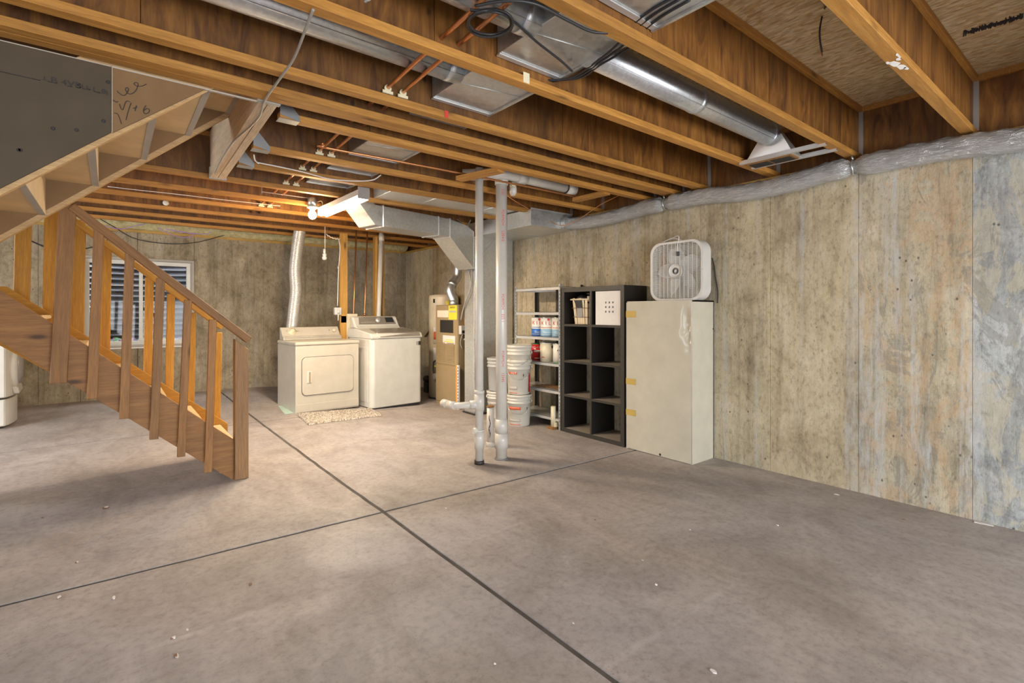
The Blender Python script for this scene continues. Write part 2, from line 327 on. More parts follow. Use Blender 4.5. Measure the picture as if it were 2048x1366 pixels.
for r0, r1 in rows:
    for c0, c1 in cols:
        vs = []; fs = []; n = 26; mm = MB()
        for j in range(n+1):
            for i in range(n+1):
                s_, t_ = i/n, j/n; x = 0; y = 0
                for _ in range(4):
                    x = c0(y)*(1-s_)+c1(y)*s_; y = r0(x)*(1-t_)+r1(x)*t_
                e = .006*(noise.noise(V((x*9, y*9, 0)))) if i in (0, n) or j in (0, n) else 0
                z = fz(x, y) - (.003 if i in (0, n) or j in (0, n) else 0); vs.append((x+e*(i in (0, n)), y+e*(j in (0, n)), z))
        fs = [(j*(n+1)+i, j*(n+1)+i+1, (j+1)*(n+1)+i+1, (j+1)*(n+1)+i) for j in range(n) for i in range(n)]
        mm.add(vs, fs, True)
        per = [i for i in range(n+1)] + [(j+1)*(n+1)-1 for j in range(1, n+1)] + [n*(n+1)+i for i in range(n-1, -1, -1)] + [j*(n+1) for j in range(n-1, 0, -1)]
        sk = [(vs[i][0], vs[i][1], vs[i][2]-.02) for i in per]; k = len(per)
        mm.add([vs[i] for i in per]+sk, [(i, i+k, (i+1) % k+k, (i+1) % k) for i in range(k)])
        mm.build('slab', 'floor_concrete', floor)
q = [fl(556, 812), fl(590, 812), fl(592, 826), fl(570, 829)]
MB().prism([(p.x, p.y, p.z+.001) for p in q], (0, 0, .002)).build('paint_stain', 'teal_paint', floor)

wr = empty('wall_right', (XW, 3, 0), kind='structure')
seams = [YB-.1] + [.71-.645*k for k in range(5, 0, -1)] + [.71, 1.352, 2.004] + [2.004+.645*k for k in range(1, 11)] + [YF]
for a, b in zip(seams[:-1], seams[1:]):
    mid = (a+b)/2; mt = 'concrete_blue' if mid < .71 else 'concrete_rust' if mid < 1.35 else 'concrete_tan'
    bx('panel', (XW+random.uniform(0, .003), a+.001, -.05), (XW+.2, b-.001, 2.469), mt, wr, .0015)
bx('backing', (XW+.012, YB-.1, -.05), (XW+.21, YF+.2, 2.465), 'concrete_tan', wr)
wf = empty('wall_far', (1, YF, 0), kind='structure')
WX0, WX1, WZ0, WZ1 = -.31, .975, .86, 2.115
fs_ = [XL, -2.4, -1.55, -.72, WX0]
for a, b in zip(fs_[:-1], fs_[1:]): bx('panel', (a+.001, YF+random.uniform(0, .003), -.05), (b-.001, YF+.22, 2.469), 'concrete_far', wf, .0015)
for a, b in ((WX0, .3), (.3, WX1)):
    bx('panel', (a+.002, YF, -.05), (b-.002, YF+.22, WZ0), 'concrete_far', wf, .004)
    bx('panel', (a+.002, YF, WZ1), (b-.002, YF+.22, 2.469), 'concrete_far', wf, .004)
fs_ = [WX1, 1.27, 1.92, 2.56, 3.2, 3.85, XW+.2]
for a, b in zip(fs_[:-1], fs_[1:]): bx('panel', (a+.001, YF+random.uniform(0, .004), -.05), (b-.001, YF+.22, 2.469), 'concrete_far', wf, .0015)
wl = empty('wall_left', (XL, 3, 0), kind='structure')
for a, b, z0, z1 in ((YB, -1.0, -.05, 2.47), (-1.0, 2.2, -.05, .6), (-1.0, 2.2, 2.1, 2.47), (2.2, 4.5, -.05, 2.47), (4.5, 5.0, -.05, 2.47), (5.0, 6.6, -.05, .65), (5.0, 6.6, 2.05, 2.47), (6.6, 6.7, -.05, 2.47), (6.7, YF+.2, -.05, 2.47)):  # opening beside the far fill lamp is added along with it
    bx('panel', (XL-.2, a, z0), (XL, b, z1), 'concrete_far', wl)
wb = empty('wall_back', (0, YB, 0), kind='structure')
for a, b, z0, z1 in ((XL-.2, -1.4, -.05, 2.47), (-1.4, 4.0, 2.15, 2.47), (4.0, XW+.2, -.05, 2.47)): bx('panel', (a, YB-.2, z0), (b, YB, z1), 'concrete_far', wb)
# framing above the walls
sp = empty('trim_1', (XW, 3, ZT-.02), kind='structure')
bx('sill_plate', (XW-.0, YB, 2.469), (XW+.14, YF+.14, ZT), 'sill_wood', sp); bx('sill_plate', (XL-.2, YF, 2.469), (XW, YF+.14, ZT), 'sill_wood', sp)
bx('rim_board', (XW+.07, YB, ZT), (XW+.11, YF+.1, ZC), 'web', sp); bx('rim_board', (XL, YF+.1, ZT), (XW+.11, YF+.14, ZC), 'web', sp)
bx('rim_ledger', (XW+.045, YB, ZC-.04), (XW+.07, YF, ZC), 'flange', sp)
bx('rim_board', (XL-.14, YB, ZT), (XL-.1, YF+.1, ZC), 'web', sp); bx('rim_board', (XL, YB-.14, ZT), (XW+.1, YB-.1, ZC), 'web', sp)
ins = MB(); nn = 90; vs = []
for i in range(nn+1):
    x = XL+.1+(XW-.1-XL)*i/nn
    for k in range(9):
        t = pi*k/8; w_ = .075+.03*noise.noise(V((x*3.1, k*.4, 1))); vs.append((x, YF-.0+.05-(.10+w_)*sin(t)*.8, 2.60-cos(t)*(.07+w_*.4)+.02*noise.noise(V((x*5, k, 3)))))
ins.add(vs, [(i*9+k, (i+1)*9+k, (i+1)*9+k+1, i*9+k+1) for i in range(nn) for k in range(8)], True)
ins.build('insulation_batt', 'insulation', sp)
ceil = empty('ceiling', (1, 3, ZC), kind='structure')
xs = [XL-.2, -.9, 1.53, 3.96, XW+.2]; ys = [YB-.2, -1.1, .12, 1.34, 2.56]; 
for j in range(len(ys)-1):
    for i in range(len(xs)-1):
        bx('subfloor_panel', (xs[i]+.0015, ys[j]+.0015, ZC+random.uniform(0, .002)), (xs[i+1]-.0015, ys[j+1]-.0015, ZC+.02), 'osb', ceil)
for a, b in ((2.56, 3.78), (3.78, 5.1)): bx('subfloor_panel', (.75, a+.0015, ZC), (XW+.2, b, ZC+.02), 'osb', ceil)
for a, b in ((2.56, 3.0),): bx('subfloor_panel', (XL, a+.0015, ZC), (.75, b, ZC+.02), 'osb', ceil)
for a, b in ((5.1, 6.3), (6.3, 7.5), (7.5, YF+.2)):
    for i in range(len(xs)-1): bx('subfloor_panel', (xs[i]+.0015, a, ZC), (xs[i+1]-.0015, b-.002, ZC+.02), 'osb', ceil)
bx('stairwell_ceiling', (XL-.2, 2.9, 4.6), (.8, 5.2, 4.62), 'drywall', ceil)
for a, b in (((XL-.2, 2.98, ZC), (.8, 3.0, 4.6)), ((XL-.2, 5.1, ZC), (.8, 5.12, 4.6)), ((.78, 3, ZC), (.8, 5.1, 4.6)), ((XL-.2, 3, 2.47), (XL-.18, 5.1, 4.6))): bx('stairwell_wall', a, b, 'drywall', ceil)

# window in the far wall
wn = empty('window_1', ((WX0+WX1)/2, YF, WZ0), kind='structure')
def frame(x0, x1, z0, z1, t, y0, y1, name, mat, par):
    for a, b in (((x0, y0, z0), (x1, y1, z0+t)), ((x0, y0, z1-t), (x1, y1, z1)), ((x0, y0, z0+t), (x0+t, y1, z1-t)), ((x1-t, y0, z0+t), (x1, y1, z1-t))): bx(name, a, b, mat, par, .003)
frame(WX0, WX1, WZ0, WZ1, .035, YF-.012, YF+.22, 'window_buck', 'drywall_edge', wn)
frame(WX0+.035, WX1-.035, WZ0+.035, WZ1-.035, .055, YF+.05, YF+.12, 'window_frame', 'window_vinyl', wn)
bx('mullion', (.318, YF+.05, WZ0+.09), (.362, YF+.12, WZ1-.09), 'window_vinyl', wn, .003)
bx('sash_rail', (-.19, YF+.06, 1.72), (.318, YF+.075, 1.728), 'window_vinyl', wn); bx('sash_rail', (.362, YF+.06, 1.72), (.86, YF+.075, 1.728), 'window_vinyl', wn)
bx('pane', (WX0+.09, YF+.08, WZ0+.09), (.318, YF+.084, WZ1-.09), 'glass', wn); bx('pane', (.362, YF+.08, WZ0+.09), (WX1-.09, YF+.084, WZ1-.09), 'glass', wn)
bx('window_sill', (WX0-.01, YF-.02, WZ0-.012), (WX1+.01, YF+.05, WZ0+.005), 'white_paint', wn, .003)
well = empty('window_well', (.33, YF+.3, .8), 'corrugated grey metal window well with gravel floor outside the window', 'window well')
mm = MB(); vs = []; na, nz = 40, 150; z0, z1 = .7, 2.75
for k in range(nz+1):
    z = z0+(z1-z0)*k/nz; r = .018*cos(2*pi*(z-z0)/.085)
    for i in range(na+1):
        t = pi*i/na; vs.append((.33+(.86+r)*cos(t), YF+.22+(.75+r)*sin(t)**.75, z))
mm.add(vs, [(k*(na+1)+i, k*(na+1)+i+1, (k+1)*(na+1)+i+1, (k+1)*(na+1)+i) for k in range(nz) for i in range(na)], True).build('well_wall', 'well_metal', well)
g = MB(); gx = 46; vs = []
for j in range(27):
    for i in range(gx+1):
        x = -.5+1.66*i/gx; y = YF+.2+.8*j/26; vs.append((x, y, .93+.05*noise.noise(V((x*25, y*25, 0)))+.03*noise.noise(V((x*5, y*5, 2)))))
o = g.add(vs, [(j*(gx+1)+i, j*(gx+1)+i+1, (j+1)*(gx+1)+i+1, (j+1)*(gx+1)+i) for j in range(26) for i in range(gx)]).build('gravel', 'gravel', well); o['kind'] = 'stuff'

# ================================================================== JOISTS
def joist(yf, x0, x1, label, fw_=.064, double=False, z0=ZT, hanger=False):
    r = empty('floor_joist', (x0, yf-fw_/2, z0), label, 'joist', 'floor joists overhead')
    ya_, yb_ = yf-fw_, yf; yc_ = yf-fw_/2
    bx('bottom_flange', (x0, ya_, z0), (x1, yb_, z0+.04), 'flange', r, .002)
    bx('top_flange', (x0, ya_, ZC-.04), (x1, yb_, ZC-.0005), 'flange', r, .002)
    x = x0; k = 0
    L = [random.uniform(.5, 2.2)]
    while x < x1-.05:
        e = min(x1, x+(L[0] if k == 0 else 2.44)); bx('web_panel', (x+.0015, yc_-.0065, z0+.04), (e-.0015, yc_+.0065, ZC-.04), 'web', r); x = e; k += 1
    if x1 > 4: bx('end_hanger', (x1-.02, yc_-.034, z0+.04), (x1-.002, yc_-.007, ZC-.04), 'zinc', r)
    return r
RX = XW+.065
joist(-2.9, XL, RX, 'joist against the back wall above the doors'); joist(-2.3, XL, RX, 'second joist in from the back wall'); joist(-1.7, XL, RX, 'third joist in from the back wall')
joist(-1.08, XL, RX, 'joist just behind the viewpoint'); joist(-.47, XL, RX, 'joist directly over the viewpoint'); joist(.14, XL, RX, 'joist just ahead of the viewpoint, above the frame')
j4 = joist(.752, XL, RX, 'nearest joist at top right, with white spatter on its bottom flange')
joist(1.404, XL, RX, 'second joist from top right, its end above the tie of the foil duct')
j3 = joist(2.01, XL, RX, 'third joist from top right, holding the near end of the register boot')
j2_ = joist(2.645, XL, RX, 'joist just in front of the doubled one over the stairs')
B = joist(2.918, XL, RX, 'doubled lumber joist carrying the drywall edge over the stairs'); o = bx('second_flange', (XL, 2.92, ZT), (RX, 2.982, ZT+.04), 'flange', B, .002); bx('second_web', (XL, 2.945, ZT+.04), (RX, 2.958, ZC-.04), 'web', B)
HX = .785
joist(3.255, HX, RX, 'first short joist hung on the header, nearest the doubled joist'); joist(3.97, HX, RX, 'second short joist hung on the header, behind the white pipes'); joist(4.48, HX, RX, 'third short joist hung on the header, before the trunk duct')
joist(5.08, XL, RX, 'long joist carrying the far end of the stair header'); joist(5.70, XL, RX, 'joist right behind the stair header, beside the bare bulb')
joist(6.31, XL, RX, 'second joist behind the stair header, over the dryer front'); joist(6.92, XL, RX, 'third joist behind the stair header, over the dryer'); joist(7.49, XL, RX, 'second joist from the far wall')
joist(8.06, XL, RX, 'joist nearest the far wall insulation')
p = at(1053, 145, y=1.944); bx('paper_tag', (p.x-.02, 1.944, ZT+.003), (p.x+.02, 1.9458, ZT+.055), 'ivory', j3)
p = at(893, 224, y=2.579); bx('red_tag', (p.x-.012, 2.578, ZT+.0), (p.x+.012, 2.5808, ZT+.04), 'red_print', j2_)
# stair header: doubled beam between doubled joist and long joist
hd = empty('stair_header', (.7, 4, ZT), 'short double-ply header beam with pale scuffed underside at the stair opening', 'beam')
def skewbox(xa0, xb0, xa1, xb1, y0, y1, z0, z1, name, mat, par): return MB().hexa([(xa0, y0, z0), (xb0, y0, z0), (xb1, y1, z0), (xa1, y1, z0), (xa0, y0, z1), (xb0, y0, z1), (xb1, y1, z1), (xa1, y1, z1)]).build(name, mat, par, .002)
skewbox(.632, .678, .668, .720, 2.99, 5.0, ZT-.003, ZC-.01, 'ply', 'lvl', hd); skewbox(.682, .728, .724, .778, 2.99, 5.0, ZT-.003, ZC-.01, 'ply', 'lvl', hd)
bx('hanger', (.622, 2.985, ZT-.006), (.738, 3.02, ZT+.09), 'zinc', hd); bx('hanger', (.66, 4.97, ZT-.006), (.79, 5.012, ZT+.09), 'zinc', hd)
for yy in (3.255, 3.97, 4.48):
    h = MB().prism([(HX+.0, yy-.07, ZT+.02), (HX+.11, yy-.07, ZT-.003), (HX+.11, yy-.07, ZT+.03), (HX, yy-.07, ZT+.16)], (0, .003, 0)); h.box((HX-.005, yy-.07, ZT-.004), (HX+.11, yy+.005, ZT-.001))
    h.build('hanger', 'zinc', hd)
# white spatter on nearest joist
for (u, v, s_) in ((1800, 110, .016), (1789, 128, .02), (1802, 134, .018), (1812, 136, .012), (1797, 118, .010), (1775, 126, .01)):
    p = at(u, v, z=ZT); n = 9; MB().prism([(p.x+s_*(1+.5*random.random())*cos(2*pi*i/n)*1.4, min(.75, max(.69, p.y+s_*(.6+.5*random.random())*sin(2*pi*i/n))), ZT-.0006) for i in range(n)], (0, 0, -.001)).build('paint_spatter', 'white_paint', j4)
# blocking between joists
bk = empty('blocking', (2.3, 3.6, ZT), 'short wooden block between joists beside the thinner white pipe', 'blocking')
p = at(925, 358, z=ZT+.0); board('block', at(918, 358, z=ZT), at(1002, 340, z=ZT), .085, .038, 'flange', bk)
bk = empty('blocking', (3.6, 3.6, ZT), 'short wooden block under joists at the capped end of the white drain', 'blocking')
board('block', at(1150, 400, z=ZT), at(1215, 385, z=ZT), .085, .038, 'flange', bk)

# ================================================================== STAIRS
st = empty('staircase', (.8, 4.55, 0), 'unpainted wooden U-shaped staircase with open rails and a newel post on the concrete', 'staircase')
YN, YS = 4.55, 5.24
lz = lambda x: 1.013-.879*x
poly = [(-.75, YN, lz(-.75)), (.775, YN, lz(.775)), (.775, YN, .02), (.757, YN, .02), (-.75, YN, 1.34)]
MB().prism(poly, (0, .04, 0)).build('stringer', 'board_slope', st, .002)
MB().prism([(-1.0, YS, 1.545), (-.6, YS, 1.545), (.842, YS, .335), (.842, YS, .02), (.74, YS, .02), (-1.0, YS, 1.40)], (0, .04, 0)).build('stringer', 'golden', st, .002)
nz = fz(.8, 4.5); nl, nr_ = .775, .872; newel = MB().hexa([(nl, YN-.045, nz), (nr_, YN-.045, nz), (nr_, YN+.045, nz), (nl, YN+.045, nz), (nl, YN-.045, 1.142), (nr_, YN-.045, 1.057), (nr_, YN+.045, 1.057), (nl, YN+.045, 1.142)]); newel.build('newel_post', 'board_z', st, .003)
for k in range(6):
    z = .335+.2*k; xn = (1.025-z)/.879
    bx('tread', (xn-.27, YN+.04, z-.03), (xn, YS, z), 'ply_under', st, .006); bx('riser', (xn-.045, YN+.04, z-.2), (xn-.027, YS, z-.03), 'ply_under', st)
bx('tread', (.78-.1, YN+.04, .07), (.84, YS, .1), 'ply_under', st, .006)
tops = [(136, 409), (198, 457), (259.5, 507), (321, 556), (376, 600), (425.5, 639)]; bots = [(117, 766), (184, 797), (248, 837), (307.6, 878), (362, 913), (416, 944)]
for i, (a, b) in enumerate(zip(tops, bots)):
    wdt = (.088, .058, .056, .055, .052, .052)[i]
    p, q = at(*b, y=YN-.02), at(*a, y=YN-.02); board('baluster', p, q, wdt, .038, 'board', st, up=(0, 1, 0))
a, b = at(143, 414, y=YN-.0), at(497, 680, y=YN-.0); board('handrail', a, b, .092, .055, 'board', st)
for k, (u, vt, vb, wd) in enumerate(((46, 380, 582, .09), (103, 380, 620, .09), (157, 440, 655, .085), (212, 492, 690, .07), (298, 555, 746, .06), (341, 588, 776, .058), (384, 625, 806, .052), (436, 665, 838, .055))):
    p, q = at(u-3, vb+30, y=YS+.06), at(u+1, vt, y=YS+.06)
    if k < 2: q = V((p.x+.02, YS+.06, ZT))
    board('baluster', p, q, wd, .038, 'golden', st, up=(0, 1, 0))
a, b = at(118, 420, y=YS+.06), at(444, 655, y=YS+.06); board('handrail', a, b, .08, .045, 'golden', st)
# upper flight
uz = lambda x: 2.165+.862*x
YU0, YU1 = 3.02, 3.98
for y0, y1, mt in ((YU0, YU0+.035, 'pine_tan'), (YU1, YU1+.045, 'pine_tan')):
    MB().prism([(-1.0, y0, uz(-1.0)), (.40 if y0 < 3.5 else .655, y0, uz(.40 if y0 < 3.5 else .655)), (.655, y0, min(ZC, uz(.655)+.0)), (.655, y0, ZC+.1), (.55, y0, ZC+.2), (-1.0, y0, uz(-1.0)+.42)], (0, y1-y0, 0)).build('stringer', mt, st, .002)
MB().prism([(-1.0, YU1-.008, uz(-1.0)+.035), (.655, YU1-.008, uz(.655)+.035), (.655, YU1-.008, 3.0), (-1, YU1-.008, 1.9)], (0, .007, 0)).build('stringer_lining', 'drywall', st)
rx = [.656-.2372*k for k in range(8)]
for k, x in enumerate(rx):
    zb = uz(x)+.008; zt = zb+.2045
    bx('riser', (x-.03, YU0+.035, zb), (x, YU1-.008, zt+.0), 'ply_under', st); bx('riser_edge', (x-.031, YU0+.034, zb-.004), (x+.001, YU1-.007, zb), 'drywall_edge', st)
    bx('tread', (x-.2372-.03, YU0+.035, zb+.0), (x-.03, YU1-.008, zb+.028), 'ply_under', st)
bx('landing', (-2.0, 3.0, 1.46), (-.98, YS+.04, 1.5), 'ply_under', st)
for xx, yy in ((-1.05, YS-.05), (-1.95, YS-.05), (-1.95, 3.1), (-1.05, 3.1)): bx('landing_post', (xx-.045, yy-.045, fz(xx, yy)), (xx+.045, yy+.045, 1.46), 'stud', st)
# drywall on the near side
sx = at(224, 135, y=2.99).x
dw = empty('drywall_sheet', (-.5, 2.99, 1.5), 'brown gypsum sheet with painted-in shade and printed code at far left of the upper stairs', 'drywall')
MB().prism([(-1.6, 2.99, uz(-1.6)+.02), (sx-.004, 2.99, uz(sx)+.02), (sx-.004, 2.99, 2.495), (-1.6, 2.99, 2.495)], (0, .013, 0)).build('board', 'drywall_shaded', dw)
bx('paper_edge', (-1.6, 2.989, 2.4935), (sx-.004, 3.003, 2.4975), 'drywall_edge', dw)
nm = V((0, -1, 0))
for t_, u, v, s_ in (('⊥', 89, 157, .028), ('B 4VB', 132, 166, .036), ('SU-1_8', 183, 178, .030), ('1.', 216, 187, .03)):
    text('printed_code', t_, s_, at(u, v, y=2.9885), (1, 0, .0), (0, 0, 1), 'ink', dw, 1.15)
for a, b in (((0, 143), (81, 161)), ((96, 163), (115, 167)), ((135, 172), (145, 174)), ((165, 177), (180, 180)), ((188, 183), (200, 185))): MB().tube([at(*a, y=2.989), at(*b, y=2.989)], .0016, 4).build('pencil_line', 'ink', dw)
for u, v in ((106, 257), (207, 242), (38, 300), (216, 164), (40, 300), (153, 260)): p = at(u, v, y=2.989); MB().lathe(p, [(.008, 0), (.006, .002)], 8, (0, -1, 0)).build('screw', 'ink', dw)
dw2 = empty('drywall_sheet', (.1, 2.99, 2.3), 'lighter tapered gypsum piece with pencilled handwriting under the doubled joist', 'drywall')
MB().prism([(sx+.002, 2.99, uz(sx)+.02), (.378, 2.99, 2.494), (sx+.002, 2.99, 2.494)], (0, .013, 0)).build('board', 'drywall', dw2)
bx('paper_edge', (sx+.0, 2.989, 2.492), (.62, 3.003, 2.4985), 'drywall_edge', dw2); bx('paper_edge', (sx-.001, 2.9885, uz(sx)+.02), (sx+.002, 3.0, 2.494), 'drywall_edge', dw2)
def scrawl(pts): MB().tube(smooth([at(u, v, y=2.9885) for u, v in pts], 6), .0017, 5).build('handwriting', 'ink', dw2)
scrawl([(234, 182), (238, 186), (242, 189), (248, 191), (254, 186), (257, 178), (254, 175), (251, 179), (255, 186), (262, 188), (270, 183), (275, 174), (276, 167), (271, 165), (268, 168), (274, 172), (284, 172), (293, 168)])
scrawl([(226, 200), (232, 204), (236, 203)]); scrawl([(228, 226), (235, 228), (239, 236), (243, 248)])
scrawl([(239, 208), (242, 217), (246, 219), (250, 207), (254, 202), (260, 204)]); scrawl([(262, 206), (256, 224), (252, 240)]); scrawl([(273, 211), (270, 222)]); scrawl([(266, 217), (274, 214)])
scrawl([(292, 211), (287, 220), (289, 227), (296, 226), (299, 220), (294, 217), (288, 221)])

# ================================================================== DUCTS
DX0, DX1 = 1.47, 1.865
lab = {.8: 'sheet metal duct box in the nearest joist bay, at the top edge', 1.41: 'large galvanized duct box where two round ducts meet', 2.02: 'galvanized duct box at the blind end of the long round duct',
       2.655: 'slim galvanized duct box above the doubled joist', 3.265: 'galvanized duct box with bright folded lip, second bay past the doubled joist', 3.98: 'galvanized duct box with bright lip, beside the branch copper line', 4.49: 'dim galvanized duct box above the shop light end'}
for y0, y1 in ((.8, 1.36), (1.41, 1.965), (2.02, 2.6), (2.655, 2.88), (3.265, 3.925), (3.98, 4.435), (4.49, 5.03)):
    r = empty('duct_box', (1.66, y0, 2.6), lab[y0], 'duct', 'duct boxes between joists')
    bx('casing', (DX0, y0+.01, 2.605), (DX1, y1, ZC-.045), 'galv', r, .003)
    bx('lip', (DX0-.005, y1-.03, 2.597), (DX1+.005, y1-.002, 2.604), 'steel_bright', r); bx('lip', (DX1-.004, y0+.02, 2.592), (DX1+.012, y1, 2.604), 'galv', r)
    MB().tube([(DX0, (y0+y1)/2+.02, 2.604), (DX1, (y0+y1)/2-.05, 2.604)], .003, 5).build('crease', 'galv', r)
def rduct(pts, rad, label, name='round_duct'):
    r = empty(name, pts[0], label, 'duct'); L = [V(p) for p in pts]
    MB().tube(L, rad, 28).build('pipe', 'round_metal', r)
    d = (L[-1]-L[0]); n = int(d.length/1.5)+1
    for k in range(1, n+1):
        c = L[0].lerp(L[-1], k/n*.97); u = d.normalized(); MB().tube([c-u*.02, c+u*.02], rad+.003, 28).build('joint_band', 'round_metal', r)
    MB().tube([L[0]+V((0, -rad*.7, -rad*.72)), L[-1]+V((0, -rad*.7, -rad*.72))], .003, 5).build('seam', 'round_metal', r)
    return r
rduct([(-.9, 2.31, 2.665), (1.475, 2.31, 2.665)], .075, 'long round galvanized duct entering its box from the left, high between joists')
rduct([(-.9, 1.70, 2.66), (1.475, 1.70, 2.66)], .08, 'short visible stretch of round duct behind the cable coil')
rb = rduct([(1.86, 1.72, 2.655), (3.80, 1.72, 2.655)], .078, 'round galvanized duct running from the large box to the floor register boot')
# register boot
bt = empty('register_boot', (3.92, 1.7, 2.5), 'flared galvanized boot with brown register face on metal support rails', 'duct boot')
MB().hexa([(3.83, 1.58, 2.50), (3.99, 1.58, 2.50), (3.99, 1.93, 2.50), (3.83, 1.93, 2.50), (3.79, 1.65, 2.66), (3.86, 1.65, 2.66), (3.86, 1.79, 2.66), (3.79, 1.79, 2.66)]).build('boot', 'steel_bright', bt)
bx('register_frame', (3.84, 1.60, 2.488), (3.98, 1.92, 2.500), 'board', bt); 
for k in range(2):
    for j in range(7): bx('louver', (3.855+j*.016, 1.615+k*.155, 2.484), (3.862+j*.016, 1.755+k*.155, 2.489), 'dark_iron', bt)
for xx in (3.80, 3.99): MB().box((xx, 1.36, 2.494), (xx+.03, 1.96, 2.4985)).box((xx, 1.36, 2.4985), (xx+.004, 1.96, 2.52)).build('support_rail', 'steel_bright', bt)
# wide trunk and plenum
tk = empty('trunk_duct', (3, 4.8, 2.5), 'wide flat galvanized trunk tucked between joists above the white pipes', 'duct')
bx('casing', (2.15, 4.50, 2.545), (4.40, 5.035, 2.85), 'galv_big', tk, .003)
for x in (2.15, 2.66, 3.4): MB().tube([(x, 4.5, 2.543), (x+.0, 5.03, 2.543)], .005, 5).build('seam_rib', 'steel_bright', tk)
pl = empty('return_plenum', (4.05, 5.6, 0), 'tall galvanized return plenum beside the furnace, with trunk arm towards the foil duct', 'duct')
bx('riser_box', (3.74, 5.50, .02), (4.39, 5.73, 2.36), 'galv_big', pl, .004)
bx('base_tray', (3.72, 5.46, .0), (4.39, 5.75, .02), 'dark_iron', pl)
for z in (.98, 1.93): bx('seam_rib', (3.733, 5.493, z), (4.39, 5.74, z+.018), 'galv_big', pl)
bx('arm', (3.74, 4.36, 2.345), (4.40, 5.80, 2.533), 'galv_big', pl, .004)
bx('arm_cover', (3.74, 4.355, 2.533), (4.40, 4.365, 2.545), 'steel_bright', pl)
for y in (4.95,): bx('seam_rib', (3.734, y, 2.340), (4.40, y+.014, 2.536), 'galv_big', pl)
MB().hexa([(3.735, 5.49, 1.98), (4.1, 5.49, 2.33), (4.1, 5.50, 2.33), (3.735, 5.50, 1.98), (3.735, 5.49, 2.0), (4.08, 5.49, 2.35), (4.08, 5.50, 2.35), (3.735, 5.50, 2.0)]).build('gusset', 'galv_big', pl)
# supply duct, slanted in plan
sd = empty('supply_duct', (2.7, 5.3, 2.3), 'rectangular galvanized supply duct running from below the shop light to the furnace', 'duct')
P0 = at(766, 412, z=2.5); P1 = at(900, 438, z=2.5); dd = (P1-P0); LQ = dd.length; dd.normalize(); nn_ = V((-dd.y, dd.x, 0)); Wd = .30
def qsec(s, zb, zt, push=0): b = P0+dd*s; return [V((b.x, b.y, zb)), V((b.x, b.y, zt)), V((b.x+nn_.x*Wd, b.y+nn_.y*Wd, zt)), V((b.x+nn_.x*Wd, b.y+nn_.y*Wd, zb))]
def loft(secs, name, mat, par):
    m_ = MB(); n = 4; vs = [p for s_ in secs for p in s_]; k = len(secs)
    m_.add(vs, [(i*n+j, i*n+(j+1) % n, (i+1)*n+(j+1) % n, (i+1)*n+j) for i in range(k-1) for j in range(n)] + [(0, 1, 2, 3), tuple((k-1)*n+j for j in (3, 2, 1, 0))]); return m_.build(name, mat, par, .003)
loft([qsec(-.42, 2.62, 2.84), qsec(-.10, 2.284, 2.5), qsec(0, 2.284, 2.5)], 'elbow', 'galv', sd)
loft([qsec(0, 2.284, 2.5), qsec(LQ*.81, 2.284, 2.5)], 'straight_run', 'galv_big', sd)
loft([qsec(LQ*.81, 2.284, 2.5), qsec(LQ, 2.284, 2.5)], 'collar', 'galv_big', sd)
loft([qsec(LQ, 2.284, 2.5), qsec(LQ+.30, 2.02, 2.46), qsec(LQ+.42, 1.92, 2.40)], 'drop_elbow', 'galv_big', sd)
for s_ in (0, LQ*.81, LQ): loft([qsec(s_-.007, 2.278, 2.506), qsec(s_+.007, 2.278, 2.506)], 'seam_rib', 'steel_bright', sd)

# foil wrapped flex duct along the wall
fd = empty('foil_duct', (4.28, 3, 2.4), 'silver foil-wrapped flexible duct sagging along the top of the right wall', 'duct')
fp = [(1118, 446), (1160, 446), (1200, 440), (1270, 422), (1310, 406), (1331, 397), (1352, 396), (1400, 393), (1500, 384), (1600, 362), (1660, 342), (1698, 323), (1722, 316), (1780, 311), (1850, 304), (1950, 291), (2048, 278), (2200, 262)]
cp = smooth([at(u, v, x=4.29) for u, v in fp], 10); cp = [V((p.x, p.y, min(p.z, 2.425) if 1 else p.z)) for p in cp] + [V((4.29, -1.0, 2.42)), V((4.29, -2.9, 2.42))]
ties = [at(1331, 397, x=4.29), at(1708, 320, x=4.29)]; vs = []; nr = 36
fine_ = []
for a, b in zip(cp[:-1], cp[1:]):
    k = max(1, int((b-a).length/.012))
    for i in range(k): fine_.append(a.lerp(b, i/k))
for p in fine_:
    dt = min(abs(p.y-t.y) for t in ties); rad = .074*(1-.38*math.exp(-(dt/.045)**2)) + .004*math.exp(-((dt-.13)/.06)**2)
    for j in range(nr):
        t = 2*pi*j/nr; amp = (.5+.5*cos(t-1.2))*1.0+.15
        w_ = noise.noise(V((p.y*16+cos(t)*.6, t*2.0+p.y*5, 3.3)))*.011*amp + noise.noise(V((p.y*45+sin(t)*2, t*2.5, 8)))*.005*amp
        w_ += noise.noise(V((p.y*90+sin(t)*5+cos(t)*3, t*3, 1)))*.0035*amp; rr = rad+w_; vs.append((p.x+rr*cos(t)*1.0, p.y, p.z+rr*sin(t)))
nf = len(fine_); MB().add(vs, [(i*nr+j, i*nr+(j+1) % nr, (i+1)*nr+(j+1) % nr, (i+1)*nr+j) for i in range(nf-1) for j in range(nr)], True).build('foil_sleeve', 'foil', fd)
for t in ties:
    MB().tube([(4.29+.052*cos(a), t.y+.004*sin(3*a), min(t.z, 2.425)+.052*sin(a)) for a in [2*pi*i/24 for i in range(25)]], .0065, 6).build('tie_band', 'zinc', fd)
    MB().tube([(4.27, t.y, min(t.z, 2.425)+.05), (4.27, t.y+.01, ZT)], .008, 5).build('hanging_strap', 'zinc', fd)
MB().tube([(4.29, 4.30, 2.43), (4.29, 4.372, 2.43)], .082, 28).build('start_collar', 'galv', fd)

